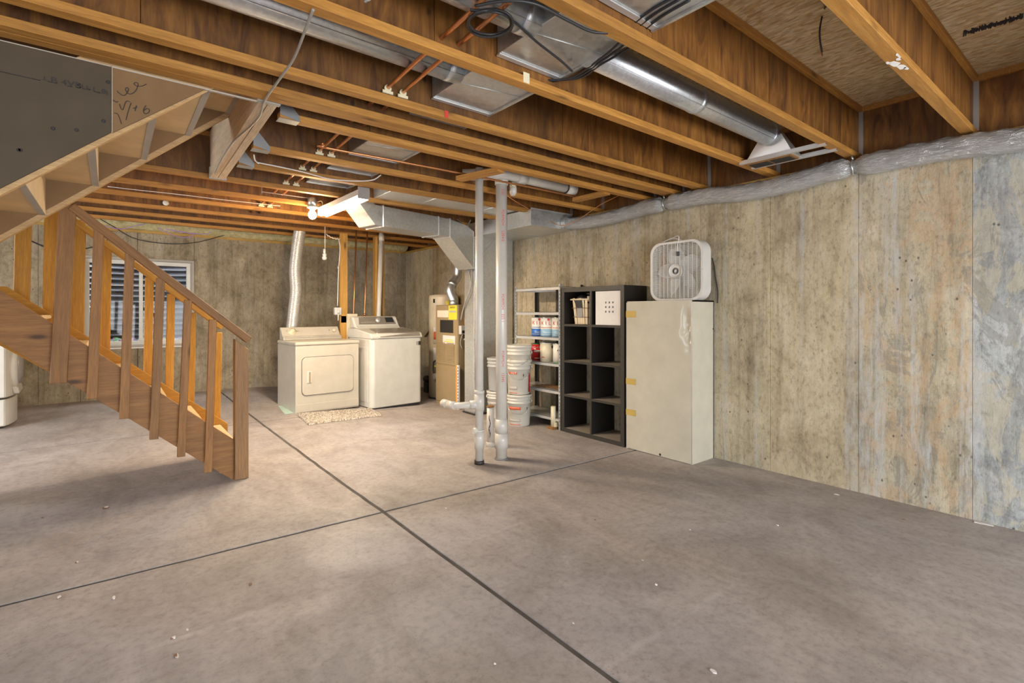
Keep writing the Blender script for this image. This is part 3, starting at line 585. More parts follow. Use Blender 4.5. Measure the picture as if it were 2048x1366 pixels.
# ================================================================== PIPES
def dirt(p, r, par):
    MB().lathe((p.x, p.y, fz(p.x, p.y)), [(r, 0), (r, .035)], 24).build('base_ring', 'pvc_dark', par)
pA = V((2.578, 3.71, 0)); r = empty('drain_pipe', pA, 'thinner white plastic drain pipe with a side arm, left of two standing pipes', 'pipe')
MB().lathe(pA, [(.036, .03), (.036, 2.64)]).build('pipe', 'pvc', r)
for z, h, rr in ((.48, .15, .044), (.63, .03, .046), (.14, .16, .043), (.29, .02, .045)): MB().lathe(pA+V((0, 0, z)), [(rr, 0), (rr+.001, h*.5), (rr, h)]).build('coupling', 'pvc', r)
MB().lathe(pA, [(.044, 0), (.044, .035)]).build('base_ring', 'dark_iron', r)
arm = [at(957, 808, y=3.71), at(925, 811, z=.53), at(905, 812, z=.52), at(888, 806, z=.53)]
MB().tube(arm, .03, 16).build('side_arm', 'pvc', r); MB().tube([arm[2].lerp(arm[1], .3), arm[2].lerp(arm[3], .5)], .036, 16).build('elbow', 'pvc', r); MB().tube([arm[2].lerp(arm[3], .5), arm[3]+(arm[3]-arm[2])*.1], .037, 16).build('end_cap', 'pvc', r); MB().tube([arm[0], arm[0].lerp(arm[1], .55)], .037, 16).build('tee', 'pvc', r)
MB().tube([pA+V((-.0, -.0, .30)), pA+V((-.06, .01, .30))], .028, 14).build('cleanout', 'pvc', r)
pB = V((2.827, 3.71, 0)); r = empty('drain_pipe', pB, 'thicker white plastic drain pipe with red lettering, joining a capped overhead run', 'pipe')
MB().lathe(pB, [(.052, .0), (.052, 2.60)]).build('pipe', 'pvc', r)
for z, h, rr in ((.10, .14, .060), (.24, .13, .057), (2.53, .09, .062)): MB().lathe(pB+V((0, 0, z)), [(rr, 0), (rr+.001, h*.5), (rr, h)]).build('coupling', 'pvc', r)
MB().lathe(pB, [(.066, 0), (.06, .014)]).build('base_ring', 'pvc_dark', r)
h0 = V((2.84, 3.64, 2.615)); MB().tube([(2.50, 3.86, 2.60), (2.76, 3.66, 2.61), h0, (3.62, 3.62, 2.60)], .052, 22).build('overhead_run', 'pvc', r)
MB().tube([(3.57, 3.62, 2.60), (3.68, 3.61, 2.60)], .060, 20).build('end_cap', 'pvc', r); MB().tube([(3.553, 3.62, 2.60), (3.566, 3.62, 2.60)], .058, 20).build('clamp', 'dark_iron', r)
MB().tube([(2.95, 3.64, 2.613), (3.06, 3.64, 2.612)], .059, 20).build('coupling', 'pvc', r); MB().lathe((3.02, 3.78, 2.50), [(.02, -.03), (.035, 0), (.035, .1)]).build('trap', 'pvc', r)
ld = (-pB).normalized(); sd_ = V((ld.y, -ld.x, 0)); sd_ = V((-ld.y, ld.x, 0))
def vtext(par, s, z, size, off, mat='red_print'):
    ang = math.atan2(ld.y, ld.x)+off; dr = V((cos(ang), sin(ang), 0)); text('lettering', s, size, pB+dr*.0525+V((0, 0, z)), (0, 0, -1), dr.cross(V((0, 0, -1)))*-1 if False else V((0, 0, -1)).cross(dr)*-1, mat, par, 1, .0004)
for z, s in ((2.45, 'CO.'), (2.22, 'FORMO•I'), (2.05, 'L0E4·0'), (1.45, 'FORMO•I'), (1.30, 'E05·1'), (.93, 'FORMO•I'), (.76, '12345')): vtext(r, s, z, .035, .25, 'red_print')
pC = V((2.998, 4.12, 0)); r = empty('floor_pipe', pC, 'short capped white pipe stub with black scribble, behind the thicker drain pipe', 'pipe')
MB().lathe(pC, [(.036, 0), (.036, .40)]).build('pipe', 'pvc', r); MB().lathe(pC, [(.047, 0), (.045, .045), (.04, .05)]).build('collar', 'pvc', r); MB().lathe(pC+V((0, 0, .40)), [(.04, 0), (.04, .012)]).build('cap', 'board', r)
for a in range(4): MB().tube(smooth([pC+V((cos(3.9+.25*sin(k*2.3+a)), sin(3.9+.25*sin(k*2.3+a)), 0))*.037+V((0, 0, .10+.04*k+.02*a)) for k in range(5)], 3), .0025, 4).build('scribble', 'ink', r)
# short pipe offcut on block
p = fl(1109, 858); p = V((p.x, p.y+.02, 0)); r = empty('pipe_offcut', p, 'short upright plastic pipe offcut strapped to a wood block by the metal shelf', 'pipe')
MB().lathe(p+V((0, 0, .02)), [(.030, 0), (.030, .24)], 20).build('pipe', 'ivory', r); bx('block', (p.x-.05, p.y-.045, 0), (p.x+.05, p.y+.05, .03), 'board', r); bx('strap', (p.x-.02, p.y-.055, .03), (p.x+.05, p.y-.03, .08), 'ivory', r)
# white pipe stubs in the bay past the header joist
for lb, u0, v0_, u1 in (('white pipe stub poking out left under the wide trunk duct', 856, 394, 878), ('white pipe stub just left of the thinner standing pipe, under the trunk', 934, 408, 956)):
    a, b = at(u0, v0_, y=5.2), at(u1, v0_+1, y=5.35); r = empty('pipe_stub', a, lb, 'pipe'); MB().tube([a, b], .045, 16).build('pipe', 'pvc', r); MB().tube([a, a.lerp(b, .12)], .05, 16).build('rim', 'pvc', r)
# copper lines
for k, (x0, lb) in enumerate(((1.08, 'left of two parallel copper water lines crossing above the joist flanges'), (1.17, 'right of two parallel copper water lines crossing above the joist flanges'))):
    r = empty('copper_pipe', (x0, 3, 2.58), lb, 'pipe'); f = lambda y: x0+.042*y
    MB().tube([(f(y), y, 2.585) for y in (.2, 2, 4, 6, 7.2)], .011, 12).build('pipe', 'copper', r)
    for yy in (2.66, 2.99, 3.99, 5.10, 6.33, 4.5):
        c = V((f(yy-.07), yy-.077, 2.56)); MB().box((c.x-.03, c.y, c.z-.008), (c.x+.03, c.y+.008, c.z+.008)).lathe(c+V((0, .004, .02)), [(.02, -.006), (.02, .006)], 12, (0, 1, 0)).build('pipe_clip', 'ivory', r)
r = empty('copper_branch', (2, 3.6, 2.55), 'thin copper branch line running right from the parallel pair to the wooden blocks', 'pipe')
bp = [at(643, 286, z=2.57), at(652, 293, z=2.56), at(660, 297, z=2.555), at(945, 351, z=2.545), at(1174, 398, z=2.53)]
MB().tube(smooth(bp, 4), .0095, 10).build('pipe', 'copper', r)
for u, v in ((1025, 370), (1172, 396)): p = at(u, v, z=2.54); MB().box((p.x-.02, p.y-.02, p.z-.015), (p.x+.02, p.y+.02, p.z+.02)).build('pipe_clip', 'ivory', r)

def cable(name, label, pts, rad, mat, n=6, k=8, cat='cable', group=None):
    o = MB().tube(smooth(pts, k), rad, n).build(name, mat); return tag(o, label, cat, group)
zl = ZT-.004
cable('power_cable', 'grey electrical cable dropping across the joists to the stair header', [at(740, -2, z=2.62), at(700, 18, z=2.60), at(660, 26, z=2.56), at(630, 20, z=2.515), at(622, 30, z=2.50), at(590, 112, z=2.495), at(565, 150, z=2.495), at(530, 200, z=2.495), at(520, 230, z=2.49), at(502, 252, z=2.49), at(470, 280, z=2.49), at(455, 300, z=2.49), at(440, 325, z=2.49), at(430, 347, z=2.50)], .006, 'grey_wire')
cable('black_cable', 'black cable arcing under the large duct box to the joist', [at(950, 12, z=2.5), at(1010, 2, z=2.50), at(1070, 8, z=2.5), at(1130, 38, z=2.5), at(1180, 62, z=2.5), at(1215, 66, z=2.51)], .006, 'black_wire')
cable('black_cable', 'black cable falling from the coil to the lower duct corner', [at(940, 20, z=2.56), at(1000, 25, z=2.56), at(1030, 45, z=2.57), at(1075, 85, z=2.58), at(1120, 120, z=2.58), at(1144, 142, z=2.58)], .006, 'black_wire')
cp_ = []
for i in range(44):
    t = i/14*2*pi; cp_.append(at(980+44*cos(t)+2*sin(t*.37), 42+26*sin(t)+i*.2, z=2.55+.012*sin(t*1.7)))
o = MB().tube(smooth(cp_, 3), .005, 6).build('cable_coil', 'black_wire'); tag(o, 'loose coil of black cable hanging by the upper round duct', 'cable')
for k, lb in enumerate(('uppermost black cable crossing the bay at top right of the large duct box', 'second black cable of the bundle passing over the joist', 'blue-black cable lowest in the bundle at top')):
    u = (0, 10, 22)[k]; cable('black_cable', lb, [at(1105-8*k, 163-k, z=2.585), at(1150+u*.4, 152+k*2, z=2.58), at(1200, 118+k*6, z=2.58), at(1235+u, 88+k*4, z=2.59), at(1262+u, 52+k*6, z=2.60), at(1300+u, 22+k*6, z=2.60), at(1345+u*1.6, -4+k*2, z=2.60)], .0055, 'black_wire')
r = empty('hanging_cable', at(1643, 100, z=2.5), 'black cable with frayed cut end dangling beside the nearest joists', 'cable')
hp = [at(1664, -4, z=2.64), at(1648, 20, y=1.05), at(1640, 55, y=1.05), at(1640, 80, y=1.06), at(1644, 105, y=1.06)]
MB().tube(smooth(hp, 6), .0045, 8).build('sheath', 'black_wire', r)
for k in range(4): MB().tube([hp[-1], hp[-1]+V((.006*cos(k*1.6), .006*sin(k*1.6), -.018))], .0016, 5).build('frayed_core', ('black_wire', 'copper', 'red_print', 'grey_wire')[k], r)
cable('thin_wire', 'thin copper-coloured wire drooping from the pipe to the foil duct', [at(988, 373, z=2.55), at(1030, 402, y=3.8), at(1062, 420, x=3.73), at(1110, 447, x=4.1), at(1130, 450, x=4.15), at(1160, 437, x=4.2), at(1200, 410, x=4.25), at(1240, 390, x=4.3)], .0035, 'orange_wire')
cable('white_cable', 'white cable sagging along a joist left of the shop light', [at(515, 325, z=2.52), at(560, 334, z=2.50), at(610, 345, z=2.50), at(660, 358, z=2.50), at(710, 362, z=2.50), at(745, 360, z=2.51), at(762, 350, z=2.54)], .005, 'white_wire')
cable('white_cable', 'short curl of white cable hanging below the middle hanger of the header', [at(508, 310, z=2.50), at(510, 320, z=2.48), at(517, 327, z=2.45)], .005, 'white_wire')
cable('thin_wire', 'thin tan wire strung between far joists over the handrail', [at(215, 373, z=2.52), at(275, 380, z=2.51), at(350, 388, z=2.52), at(450, 400, z=2.52), at(560, 412, z=2.52)], .003, 'white_wire')
cable('black_cable', 'black cable swagged across the top of the far wall', [at(190, 432, y=8.6), at(225, 452, y=8.6), at(270, 477, y=8.75), at(330, 487, y=8.79), at(390, 485, y=8.79), at(450, 470, y=8.76)], .006, 'black_wire')
cable('black_cable', 'black cable looping behind the stair posts at far left', [at(20, 455, y=8.78), at(40, 470, y=8.79), at(75, 488, y=8.79), at(110, 500, y=8.79), at(150, 500, y=8.79), at(200, 490, y=8.79), at(225, 470, y=8.79)], .007, 'black_wire')
cable('purple_wire', 'purple wire along the far sill plate, left length', [at(200, 450, y=8.55), at(240, 458, y=8.6), at(270, 452, y=8.6), at(290, 448, y=8.6)], .005, 'purple_wire')
cable('purple_wire', 'purple wire with a looped connector on the far sill plate, right length', [at(315, 455, y=8.6), at(345, 470, y=8.6), at(370, 475, y=8.6), at(385, 468, y=8.6), at(330, 458, y=8.58), at(370, 465, y=8.6), at(410, 468, y=8.6), at(422, 463, y=8.58)], .005, 'purple_wire')
cable('curved_conduit', 'grey cable arching over the supply duct and down to the furnace switch', [at(880, 437, y=6.0), at(898, 433, y=5.9), at(918, 442, y=5.6), at(928, 460, y=5.45), at(928, 478, y=5.45), at(924, 500, x=3.70), at(932, 525, x=3.70), at(940, 555, x=3.70), at(940, 580, x=3.70), at(932, 600, x=3.70), at(926, 620, x=3.72), at(922, 640, x=3.74)], .010, 'grey_wire', 8)
cable('curved_conduit', 'second thin cable hanging on the plenum beside the arching one', [at(941, 440, x=3.70), at(932, 462, x=3.70), at(929, 500, x=3.70), at(938, 525, x=3.70), at(944, 550, x=3.70), at(938, 590, x=3.70)], .007, 'grey_wire', 8)

# ================================================================== LIGHTS IN THE ROOM
lf = empty('shop_light', (1.88, 5.2, 2.45), 'two-tube fluorescent shop light glowing under the joists', 'light')
A, Bq = at(728, 386, z=2.465), at(646, 422, z=2.465); ax_ = (Bq-A).normalized(); sx_ = V((ax_.y, -ax_.x, 0))
board('housing', A, Bq, .115, .055, 'white_plastic', lf)
for s_ in (-.028, .034):
    o_ = sx_*s_+V((0, 0, -.046)); MB().tube([A+ax_*.015+o_, Bq-ax_*.015+o_], .0165, 14).build('tube', 'tube_glow', lf)
for e, sgn in ((A, 1), (Bq, -1)): board('end_cap', e-ax_*.002*sgn, e+ax_*.014*sgn, .112, .11, 'grey_plastic', lf)
Bc = V((1.70, 5.585, 2.40))
lb_ = empty('bulb_light', Bc, 'bare round bulb glowing in a porcelain holder under a metal junction box', 'light')
MB().sphere(Bc, .043, 20, (1, 1, 1.08)).build('bulb', 'bulb_glow', lb_)
MB().lathe(Bc+V((0, 0, .04)), [(.02, 0), (.03, .02), (.055, .035), (.058, .05)], 20).build('lamp_holder', 'white_plastic', lb_)
MB().lathe(Bc+V((0, 0, .09)), [(.05, 0), (.05, .09)], 8).build('junction_box', 'zinc', lb_)
MB().box((Bc.x-.5, Bc.y+.0, 2.575), (Bc.x, Bc.y+.02, 2.58)).box((Bc.x-.5, Bc.y, 2.56), (Bc.x-.495, Bc.y+.02, 2.62)).build('bar_hanger', 'zinc', lb_)
MB().tube(smooth([Bc+V((.04, 0, .14)), Bc+V((.10, .0, .16)), Bc+V((.12, .02, .08)), Bc+V((.13, .0, .06))], 5), .005, 6).build('lamp_wire', 'ivory', lb_)
lamp('bulb_light_source', 'POINT', Bc+V((0, -.0, -.06)), 42, (1, .62, .3), shadow_soft_size=.045)
LM = (A+Bq)/2+V((0, 0, -.075)); o = lamp('shop_light_source', 'AREA', LM, 60, (1, .88, .70), (0, 0, -1), shape='RECTANGLE', size=.10, size_y=1.2); o.rotation_euler = (0, 0, math.atan2(ax_.y, ax_.x)-pi/2)
# hanging pigtail socket
r = empty('hanging_socket', at(649, 510, y=7.0), 'white socket hanging on a twisted cord left of the stud post', 'socket')
y7 = 6.9
MB().tube([V((at(650, 468, y=y7).x, y7, ZT+.01)), at(650, 497, y=y7)], .005, 6).build('cord', 'white_wire', r)
c0 = at(649, 498, y=y7); MB().lathe(c0, [(.016, 0), (.018, -.05), (.012, -.06), (.026, -.065), (.026, -.09), (.018, -.095), (.03, -.11), (.03, -.135), (.012, -.15)], 16).build('socket', 'white_plastic', r)
MB().tube(smooth([at(653, 469, y=y7)+V((0, 0, .006*((-1)**k)))+(at(680, 478, y=y7)-at(653, 469, y=y7))*(k/10)-V((0, 0, .02*sin(pi*k/10))) for k in range(11)], 3), .006, 6).build('twisted_cord', 'white_wire', r)

# ================================================================== PLUMBING FRAME behind the washer
pf = empty('plumbing_frame', (2.8, 7.35, 0), 'yellow pine stud frame with cross block standing behind the washer', 'wood frame'); YP = 7.30
a, b = at(682, 470, y=YP), at(696, 470, y=YP); bx('stud', (a.x-.01, YP, fz(a.x, YP)), (b.x-.005, YP+.04, ZT), 'stud', pf, .002)
c_ = at(752, 470, y=YP); d_ = at(771, 470, y=YP); bx('stud', (c_.x-.01, YP, fz(c_.x, YP)), (c_.x+.03, YP+.09, ZT), 'stud', pf, .002); bx('stud', (d_.x-.022, YP+.06, fz(d_.x, YP)), (d_.x+.01, YP+.12, ZT), 'stud', pf, .002)
bx('cross_block', (a.x, YP+.0, 1.20), (c_.x, YP+.04, 1.30), 'stud', pf, .002)
bx('backer_panel', (b.x, YP+.10, 1.30), (c_.x, YP+.11, 2.0), 'concrete_far', pf) if 0 else None
for u, lb in ((712, 'left bright copper riser between the studs behind the washer'), (734, 'right dull copper riser between the studs behind the washer')):
    a, b = at(u, 460, y=YP), at(u-6, 640, y=YP); r = empty('copper_riser', b, lb, 'pipe'); MB().tube([V((b.x, YP+.0-.02, .9)), V((b.x, YP-.02, 1.3)), V((a.x, YP-.02, ZT+.1))], .010, 10).build('pipe', 'copper', r); MB().lathe((b.x, YP-.02, 1.32), [(.014, -.02), (.014, .02)], 12).build('coupling', 'copper', r)
a, b = at(763, 458, y=YP-.06), at(757, 640, y=YP-.06); r = empty('vent_stack', b, 'white plastic standpipe rising behind the washer to the supply duct', 'pipe')
MB().tube([V((b.x-.005, b.y, .9)), b, V((a.x, a.y, 2.6))], .034, 18).build('pipe', 'pvc', r); MB().tube([V((a.x, a.y, 2.44)), V((a.x, a.y, 2.53))], .042, 18).build('coupling', 'pvc', r)
ob = empty('outlet_box', at(675, 622, y=YP-.03), 'white outlet box with cord on the left side of the stud post', 'outlet'); p = at(675, 622, y=YP-.03)
bx('box', (p.x-.045, p.y-.03, p.z-.055), (a.x+.01 if 0 else p.x+.05, YP+.002, p.z+.05), 'white_plastic', ob, .006); MB().tube(smooth([at(678, 480, y=YP-.02), at(680, 500, y=YP-.02), at(677, 545, y=YP-.02), at(675, 612, y=YP-.02)], 6), .007, 6).build('cord', 'white_wire', ob)
MB().tube([p+V((.0, -.03, -.04)), p+V((.0, -.03, -.14))], .008, 6).build('plug_cord', 'white_wire', ob); bx('plug', (p.x-.02, p.y-.06, p.z-.03), (p.x+.012, p.y-.028, p.z+.01), 'white_plastic', ob, .004)
MB().lathe(at(677, 535, y=YP-.03), [(.012, -.02), (.012, .02)], 10).build('inline_switch', 'white_plastic', ob)

# ================================================================== DRYER
def rr_panel(w, h, r, y, dep, mm=None):
    mm = mm or MB(); pts = [(x-w/2, y, z) for x, z in rrect(w, h, r)]; return mm.prism(pts, (0, dep, 0))
def place(root, loc, rz):
    root.location = loc; root.rotation_euler = (0, 0, rz)
def local(name, label, cat):      # appliance built around the origin, front towards -y, then moved as a whole
    return empty(name, (0, 0, 0), label, cat)
D = local('clothes_dryer', 'older white front-door clothes dryer with cream control panel, left of the washer', 'dryer')
W_, H_, P_ = .83, .915, .74
bx('body', (-W_/2, 0, .012), (W_/2, P_, H_-.045), 'cream_enamel', D, .01); bx('top_panel', (-W_/2-.006, -.012, H_-.045), (W_/2+.006, P_, H_), 'cream_enamel', D, .012)
bx('toe_panel', (-W_/2+.006, -.006, .03), (W_/2-.006, .0, .13), 'cream_enamel', D, .003)
for sx_i in (-1, 1): MB().lathe((sx_i*.36, .05, 0), [(.02, 0), (.02, .02)], 12).build('foot', 'black_plastic', D)
pts = [(x-.345, -.005, z+.235) for x, z in rrect(.68, .49, .06)]
ringp = MB().prism(pts, (0, .006, 0)).build('door_gap', 'dark_iron', D)
pts = [(x-.34, -.016, z+.240) for x, z in rrect(.67, .48, .056)]
dr = MB().prism(pts, (0, .018, 0)).build('door', 'cream_enamel', D, .004)
MB().box((-.285, -.026, .395), (-.225, -.016, .545)).build('handle', 'white_enamel', dr, .003); MB().box((-.262, -.029, .40), (-.240, -.0255, .535)).build('handle_recess', 'furnace_tan', dr)
MB().prism([(-W_/2+.02, P_-.20, H_), (-W_/2+.02, P_-.02, H_), (-W_/2+.02, P_-.02, H_+.17), (-W_/2+.02, P_-.06, H_+.17), (-W_/2+.02, P_-.15, H_+.055), (-W_/2+.02, P_-.20, H_+.04)], (W_-.04, 0, 0)).build('control_panel', 'cream_enamel', D, .006)
pa = V((0, -.83, .55)).normalized(); pc = lambda x: V((x, P_-.107, H_+.115))
MB().lathe(pc(-.26), [(.055, 0), (.055, .004), (.03, .005), (.028, .03), (.02, .034)], 24, pa).build('timer_knob', 'ivory', D)
MB().lathe(pc(.32), [(.03, 0), (.024, .02), (.016, .024)], 20, pa).build('start_knob', 'cream_can', D)
bx('trim_line', (-W_/2+.03, P_-.206, H_+.03), (W_/2-.03, P_-.198, H_+.036), 'grey_plastic', D)
for x_ in (-.33, -.30, -.20, -.18, .25): MB().box((x_-.012, P_-.118, H_+.125), (x_+.012, P_-.110, H_+.128)).build('panel_print', 'grey_print', D)
p = fl(592, 829); q = fl(716, 815); ctr = (p+q)/2; place(D, (ctr.x-.0, 6.635, .062), .045)
# washer
Wm = local('washing_machine', 'white top-load washing machine with silver console and tinted lid, right of the dryer', 'washer')
ww, wh, wd_ = .80, .93, .72
pts = [(x-ww/2, y, .03) for x, y in rrect(ww, wd_, .06)]; MB().prism(pts, (0, 0, wh)).build('body', 'white_enamel', Wm, .008)
MB().prism([(x*.97, y*.97+.012, .0) for x, y, z in pts], (0, 0, .032)).build('base_shadow_gap', 'black_plastic', Wm)
MB().prism([(-ww/2, .0, wh+.03), (-ww/2, -.012, wh+.05), (-ww/2, .02, wh+.105), (-ww/2, .42, wh+.155), (-ww/2, .50, wh+.165), (-ww/2, wd_, wh+.165), (-ww/2, wd_, wh+.03)], (ww, 0, 0)).build('top_deck', 'white_enamel', Wm, .02)
lid = MB(); a0 = [(-.27, -.010, wh+.052), (.37, -.010, wh+.052), (.37, .03, wh+.112), (.34, .40, wh+.158), (-.22, .40, wh+.158), (-.30, .05, wh+.114)]
lid.add([(x, y-.002, z+.004) for x, y, z in a0] + [(x, y+.0, z-.012) for x, y, z in a0], [(0, 1, 2, 5), (2, 3, 4, 5), (6, 11, 8, 7), (0, 6, 7, 1), (1, 7, 8, 2), (2, 8, 9, 3), (3, 9, 10, 4), (4, 10, 11, 5), (5, 11, 6, 0)])
lid.build('lid', 'silver_trim', Wm, .006)
bx('lid_trim', (-.29, -.016, wh+.044), (.385, -.004, wh+.055), 'white_enamel', Wm, .004)
MB().prism([(-ww/2+.035, .50, wh+.16), (-ww/2+.035, wd_, wh+.16), (-ww/2+.035, wd_, wh+.335), (-ww/2+.035, wd_-.07, wh+.335), (-ww/2+.035, .56, wh+.20)], (ww-.08, 0, 0)).build('console', 'white_enamel', Wm, .02)
n_ = V((0, -.135, .09)).normalized(); cz = lambda x, t: V((x, .56+(.09)*t, wh+.20+.135*t))-V((0, .0, 0))+V((0, -.002, .002))
cf = [cz(-.30, .12), cz(.30, .12), cz(.27, .93), cz(-.27, .93)]; off = V((0, -.006, .004)); MB().hexa([c for c in cf]+[c+off for c in cf]).build('console_face', 'silver_trim', Wm, .003)
MB().lathe(cz(.02, .55)+off, [(.042, 0), (.04, .006), (.03, .008), (.03, .025), (.024, .028)], 24, V((0, -.135, .09)).cross(V((1, 0, 0))).cross(V((1, 0, 0)))*-1 if 0 else V((0, -.832, .555))).build('dial', 'steel_bright', Wm)
cf = [cz(.14, .3), cz(.27, .3), cz(.265, .8), cz(.14, .8)]; MB().hexa([c+off for c in cf]+[c+off*1.5 for c in cf]).build('display', 'display', Wm)
text('lettering', 'SAMSUNG', .018, cz(-.25, .82)+off*1.1, (1, 0, 0), (0, .555, .832), 'grey_print', Wm); 
for k in range(5): MB().hexa([c+off for c in (cz(-.26+.045*k, .3), cz(-.23+.045*k, .3), cz(-.23+.045*k, .34), cz(-.26+.045*k, .34))]+[c+off*1.2 for c in (cz(-.26+.045*k, .3), cz(-.23+.045*k, .3), cz(-.23+.045*k, .34), cz(-.26+.045*k, .34))]).build('panel_print', 'grey_print', Wm)
bx('energy_badge', (.30, -.003, wh-.075), (.335, .002, wh-.02), 'grey_plastic', Wm); bx('energy_badge', (.337, -.003, wh-.075), (.375, .002, wh-.02), 'dark_iron', Wm)
bx('side_emboss', (-ww/2-.004, .10, .10), (-ww/2+.002, wd_-.12, wh-.08), 'white_enamel', Wm, .004)
p = fl(740, 820); q = fl(846, 808); place(Wm, (3.135, 6.50, .028), .075)
# beige carton behind, between the machines
r = empty('beige_carton', (2.72, 7.2, 0), 'narrow beige carton standing in the gap behind the washer', 'box'); a = at(698, 640, y=7.26); bx('box', (a.x-.03, 7.245, fz(2.7, 7.2)), (a.x+.12, 7.29, 1.33), 'ivory', r, .004); bx('flap', (a.x-.03, 7.243, 1.24), (a.x+.12, 7.2455, 1.33), 'cream_can', r)
# dryer vent hose
vp = [at(604, 434, y=7.55), at(600, 460, y=7.55), at(594, 500, y=7.55), at(590, 540, y=7.58), at(592, 580, y=7.58), at(588, 620, y=7.58), at(584, 660, y=7.58)]
sp_ = smooth(vp, 60); rs = [.078+.007*sin(i*1.57) for i in range(len(sp_))]
r = empty('vent_hose', vp[-1], 'shiny ribbed aluminium vent hose rising behind the dryer', 'hose'); MB().tube(sp_, rs, 20).build('hose', 'flex_alu', r); MB().tube([vp[0]+V((0, 0, .02)), vp[0]-V((0, 0, .03))], .084, 20).build('collar', 'galv', r); bx('flange_strap', (vp[0].x-.25, 7.50, vp[0].z-.02), (vp[0].x+.2, 7.53, vp[0].z+.01), 'galv', r)
# rug
rq = [fl(592, 829), fl(617, 851), fl(765, 832), fl(742, 818)]
ru = MB(); nu, nv = 170, 60; vs = []
for j in range(nv+1):
    for i in range(nu+1):
        s_, t_ = i/nu, j/nv; p = rq[0].lerp(rq[3], s_).lerp(rq[1].lerp(rq[2], s_), t_); h = .010+.009*random.random() if 0 < i < nu and 0 < j < nv else .001
        vs.append((p.x+random.uniform(-.003, .003), p.y+random.uniform(-.003, .003), fz(p.x, p.y)+.002+h))
ru.add(vs, [(j*(nu+1)+i, (j+1)*(nu+1)+i, (j+1)*(nu+1)+i+1, j*(nu+1)+i+1) for j in range(nv) for i in range(nu)]); o = ru.build('rug', 'rug_pile'); tag(o, 'small shaggy mottled beige rug in front of the dryer', 'rug')

# second machine at the left edge
D2 = local('laundry_pedestal_dryer', 'white front-load dryer with bulging door at the left edge, under the stairs', 'dryer')
def bow(x0, x1, z0, z1, d, n=14): return [(x0+(x1-x0)*i/n, -d*sin(pi*i/n)**.7, 0) for i in range(n+1)]
pts = bow(-.36, .36, 0, 0, .07)+[(.36, .08, 0), (-.36, .08, 0)]
MB().prism([(x, y, .02) for x, y, z in pts], (0, 0, .28)).build('front_skirt', 'white_enamel', D2, .01)
MB().prism([(x, y-.002, .32) for x, y, z in pts], (0, 0, .62)).build('front_panel', 'white_enamel', D2, .01)
bx('body', (-.36, .08, .02), (.36, .78, .98), 'cream_enamel', D2, .012)
MB().lathe((0, -.03, .62), [(.27, -.02), (.27, .03), (.25, .05), (.19, .055)], 32, (0, -1, 0)).build('door_ring', 'white_plastic', D2); MB().lathe((0, -.03, .62), [(.19, .03), (.185, .07), (.10, .09), (.01, .095)], 28, (0, -1, 0)).build('door_glass', 'grey_plastic', D2)
MB().prism([(-.22, -.105, .34), (.22, -.105, .34), (.25, -.09, .42), (-.25, -.09, .42)], (0, .05, 0)).build('door_lip', 'white_enamel', D2, .01)
place(D2, (-.885, 7.86, .13), radians(90)+.04)

# ================================================================== FURNACE / HEATER
fu = empty('furnace', (4.05, 6.3, 0), 'tan furnace cabinet with louvered door and yellow stickers', 'furnace')
bx('cabinet', (3.80, 5.99, .0), (4.36, 6.60, 1.46), 'furnace_tan', fu, .006)
bx('door_lower', (3.792, 6.0, .05), (3.80, 6.59, .575), 'furnace_tan', fu, .003); bx('door_upper', (3.792, 6.0, .60), (3.80, 6.59, 1.45), 'furnace_tan', fu, .003)
for k in range(12): bx('louver', (3.785, 6.07, .64+.024*k), (3.793, 6.27, .652+.024*k), 'furnace_tan', fu); bx('louver', (3.785, 6.32, .64+.024*k), (3.793, 6.52, .652+.024*k), 'furnace_tan', fu)
bx('control_opening', (3.789, 6.10, 1.06), (3.793, 6.46, 1.24), 'dark_iron', fu); bx('rating_label', (3.788, 6.05, .90), (3.792, 6.38, 1.02), 'white_board', fu); bx('label_stripe', (3.7865, 6.08, .925), (3.788, 6.34, .94), 'yellow_tag', fu); bx('label_stripe', (3.7865, 6.1, .955), (3.788, 6.3, .965), 'yellow_tag', fu)
bx('guide_label', (3.788, 6.0, 1.25), (3.7925, 6.22, 1.45), 'yellow_tag', fu); bx('guide_label_band', (3.7865, 6.02, 1.35), (3.788, 6.2, 1.375), 'grey_print', fu); text('lettering', 'ENERGY', .04, (3.7865, 6.11, 1.42), (0, -1, 0), (0, 0, 1), 'ink', fu); bx('paper_label', (3.788, 6.23, 1.28), (3.7925, 6.54, 1.38), 'paper_tag', fu)
fl_ = [at(908, 612, y=6.25), at(907, 600, y=6.25), at(902, 588, y=6.28), at(900, 578, y=6.3), at(906, 566, y=6.32), at(914, 555, y=6.35), at(916, 535, y=6.35), at(916, 505, y=6.35)]
r = empty('flue_pipe', fl_[0], 'galvanized elbowed flue rising from the tan furnace top', 'pipe'); MB().tube(smooth(fl_, 6), .062, 20).build('pipe', 'round_metal', r); MB().tube([fl_[0], fl_[1]], .068, 20).build('collar', 'galv', r); MB().tube([fl_[4].lerp(fl_[3], .5), fl_[4]], .068, 20).build('joint_band', 'galv', r)
r = empty('shutoff_switch', at(924, 660, x=3.80), 'small metal switch box with conduit tail on the furnace side', 'switch'); p = at(924, 660, y=5.97)
bx('box', (p.x-.04, 5.93, p.z-.06), (p.x+.035, 5.992, p.z+.06), 'white_plastic', r, .004); bx('switch_plate', (p.x-.025, 5.925, p.z-.045), (p.x+.025, 5.931, p.z-.005), 'dark_iron', r)
MB().tube(smooth([p+V((-.01, -.03, -.06)), at(921, 685, y=5.95), at(925, 698, y=5.95)], 5), .009, 8).build('conduit_tail', 'grey_wire', r); bx('hang_tag', (p.x+.01, 5.92, p.z+.08), (p.x+.07, 5.924, p.z+.18), 'orange_tag', r)
whx, why = 4.16, 6.98
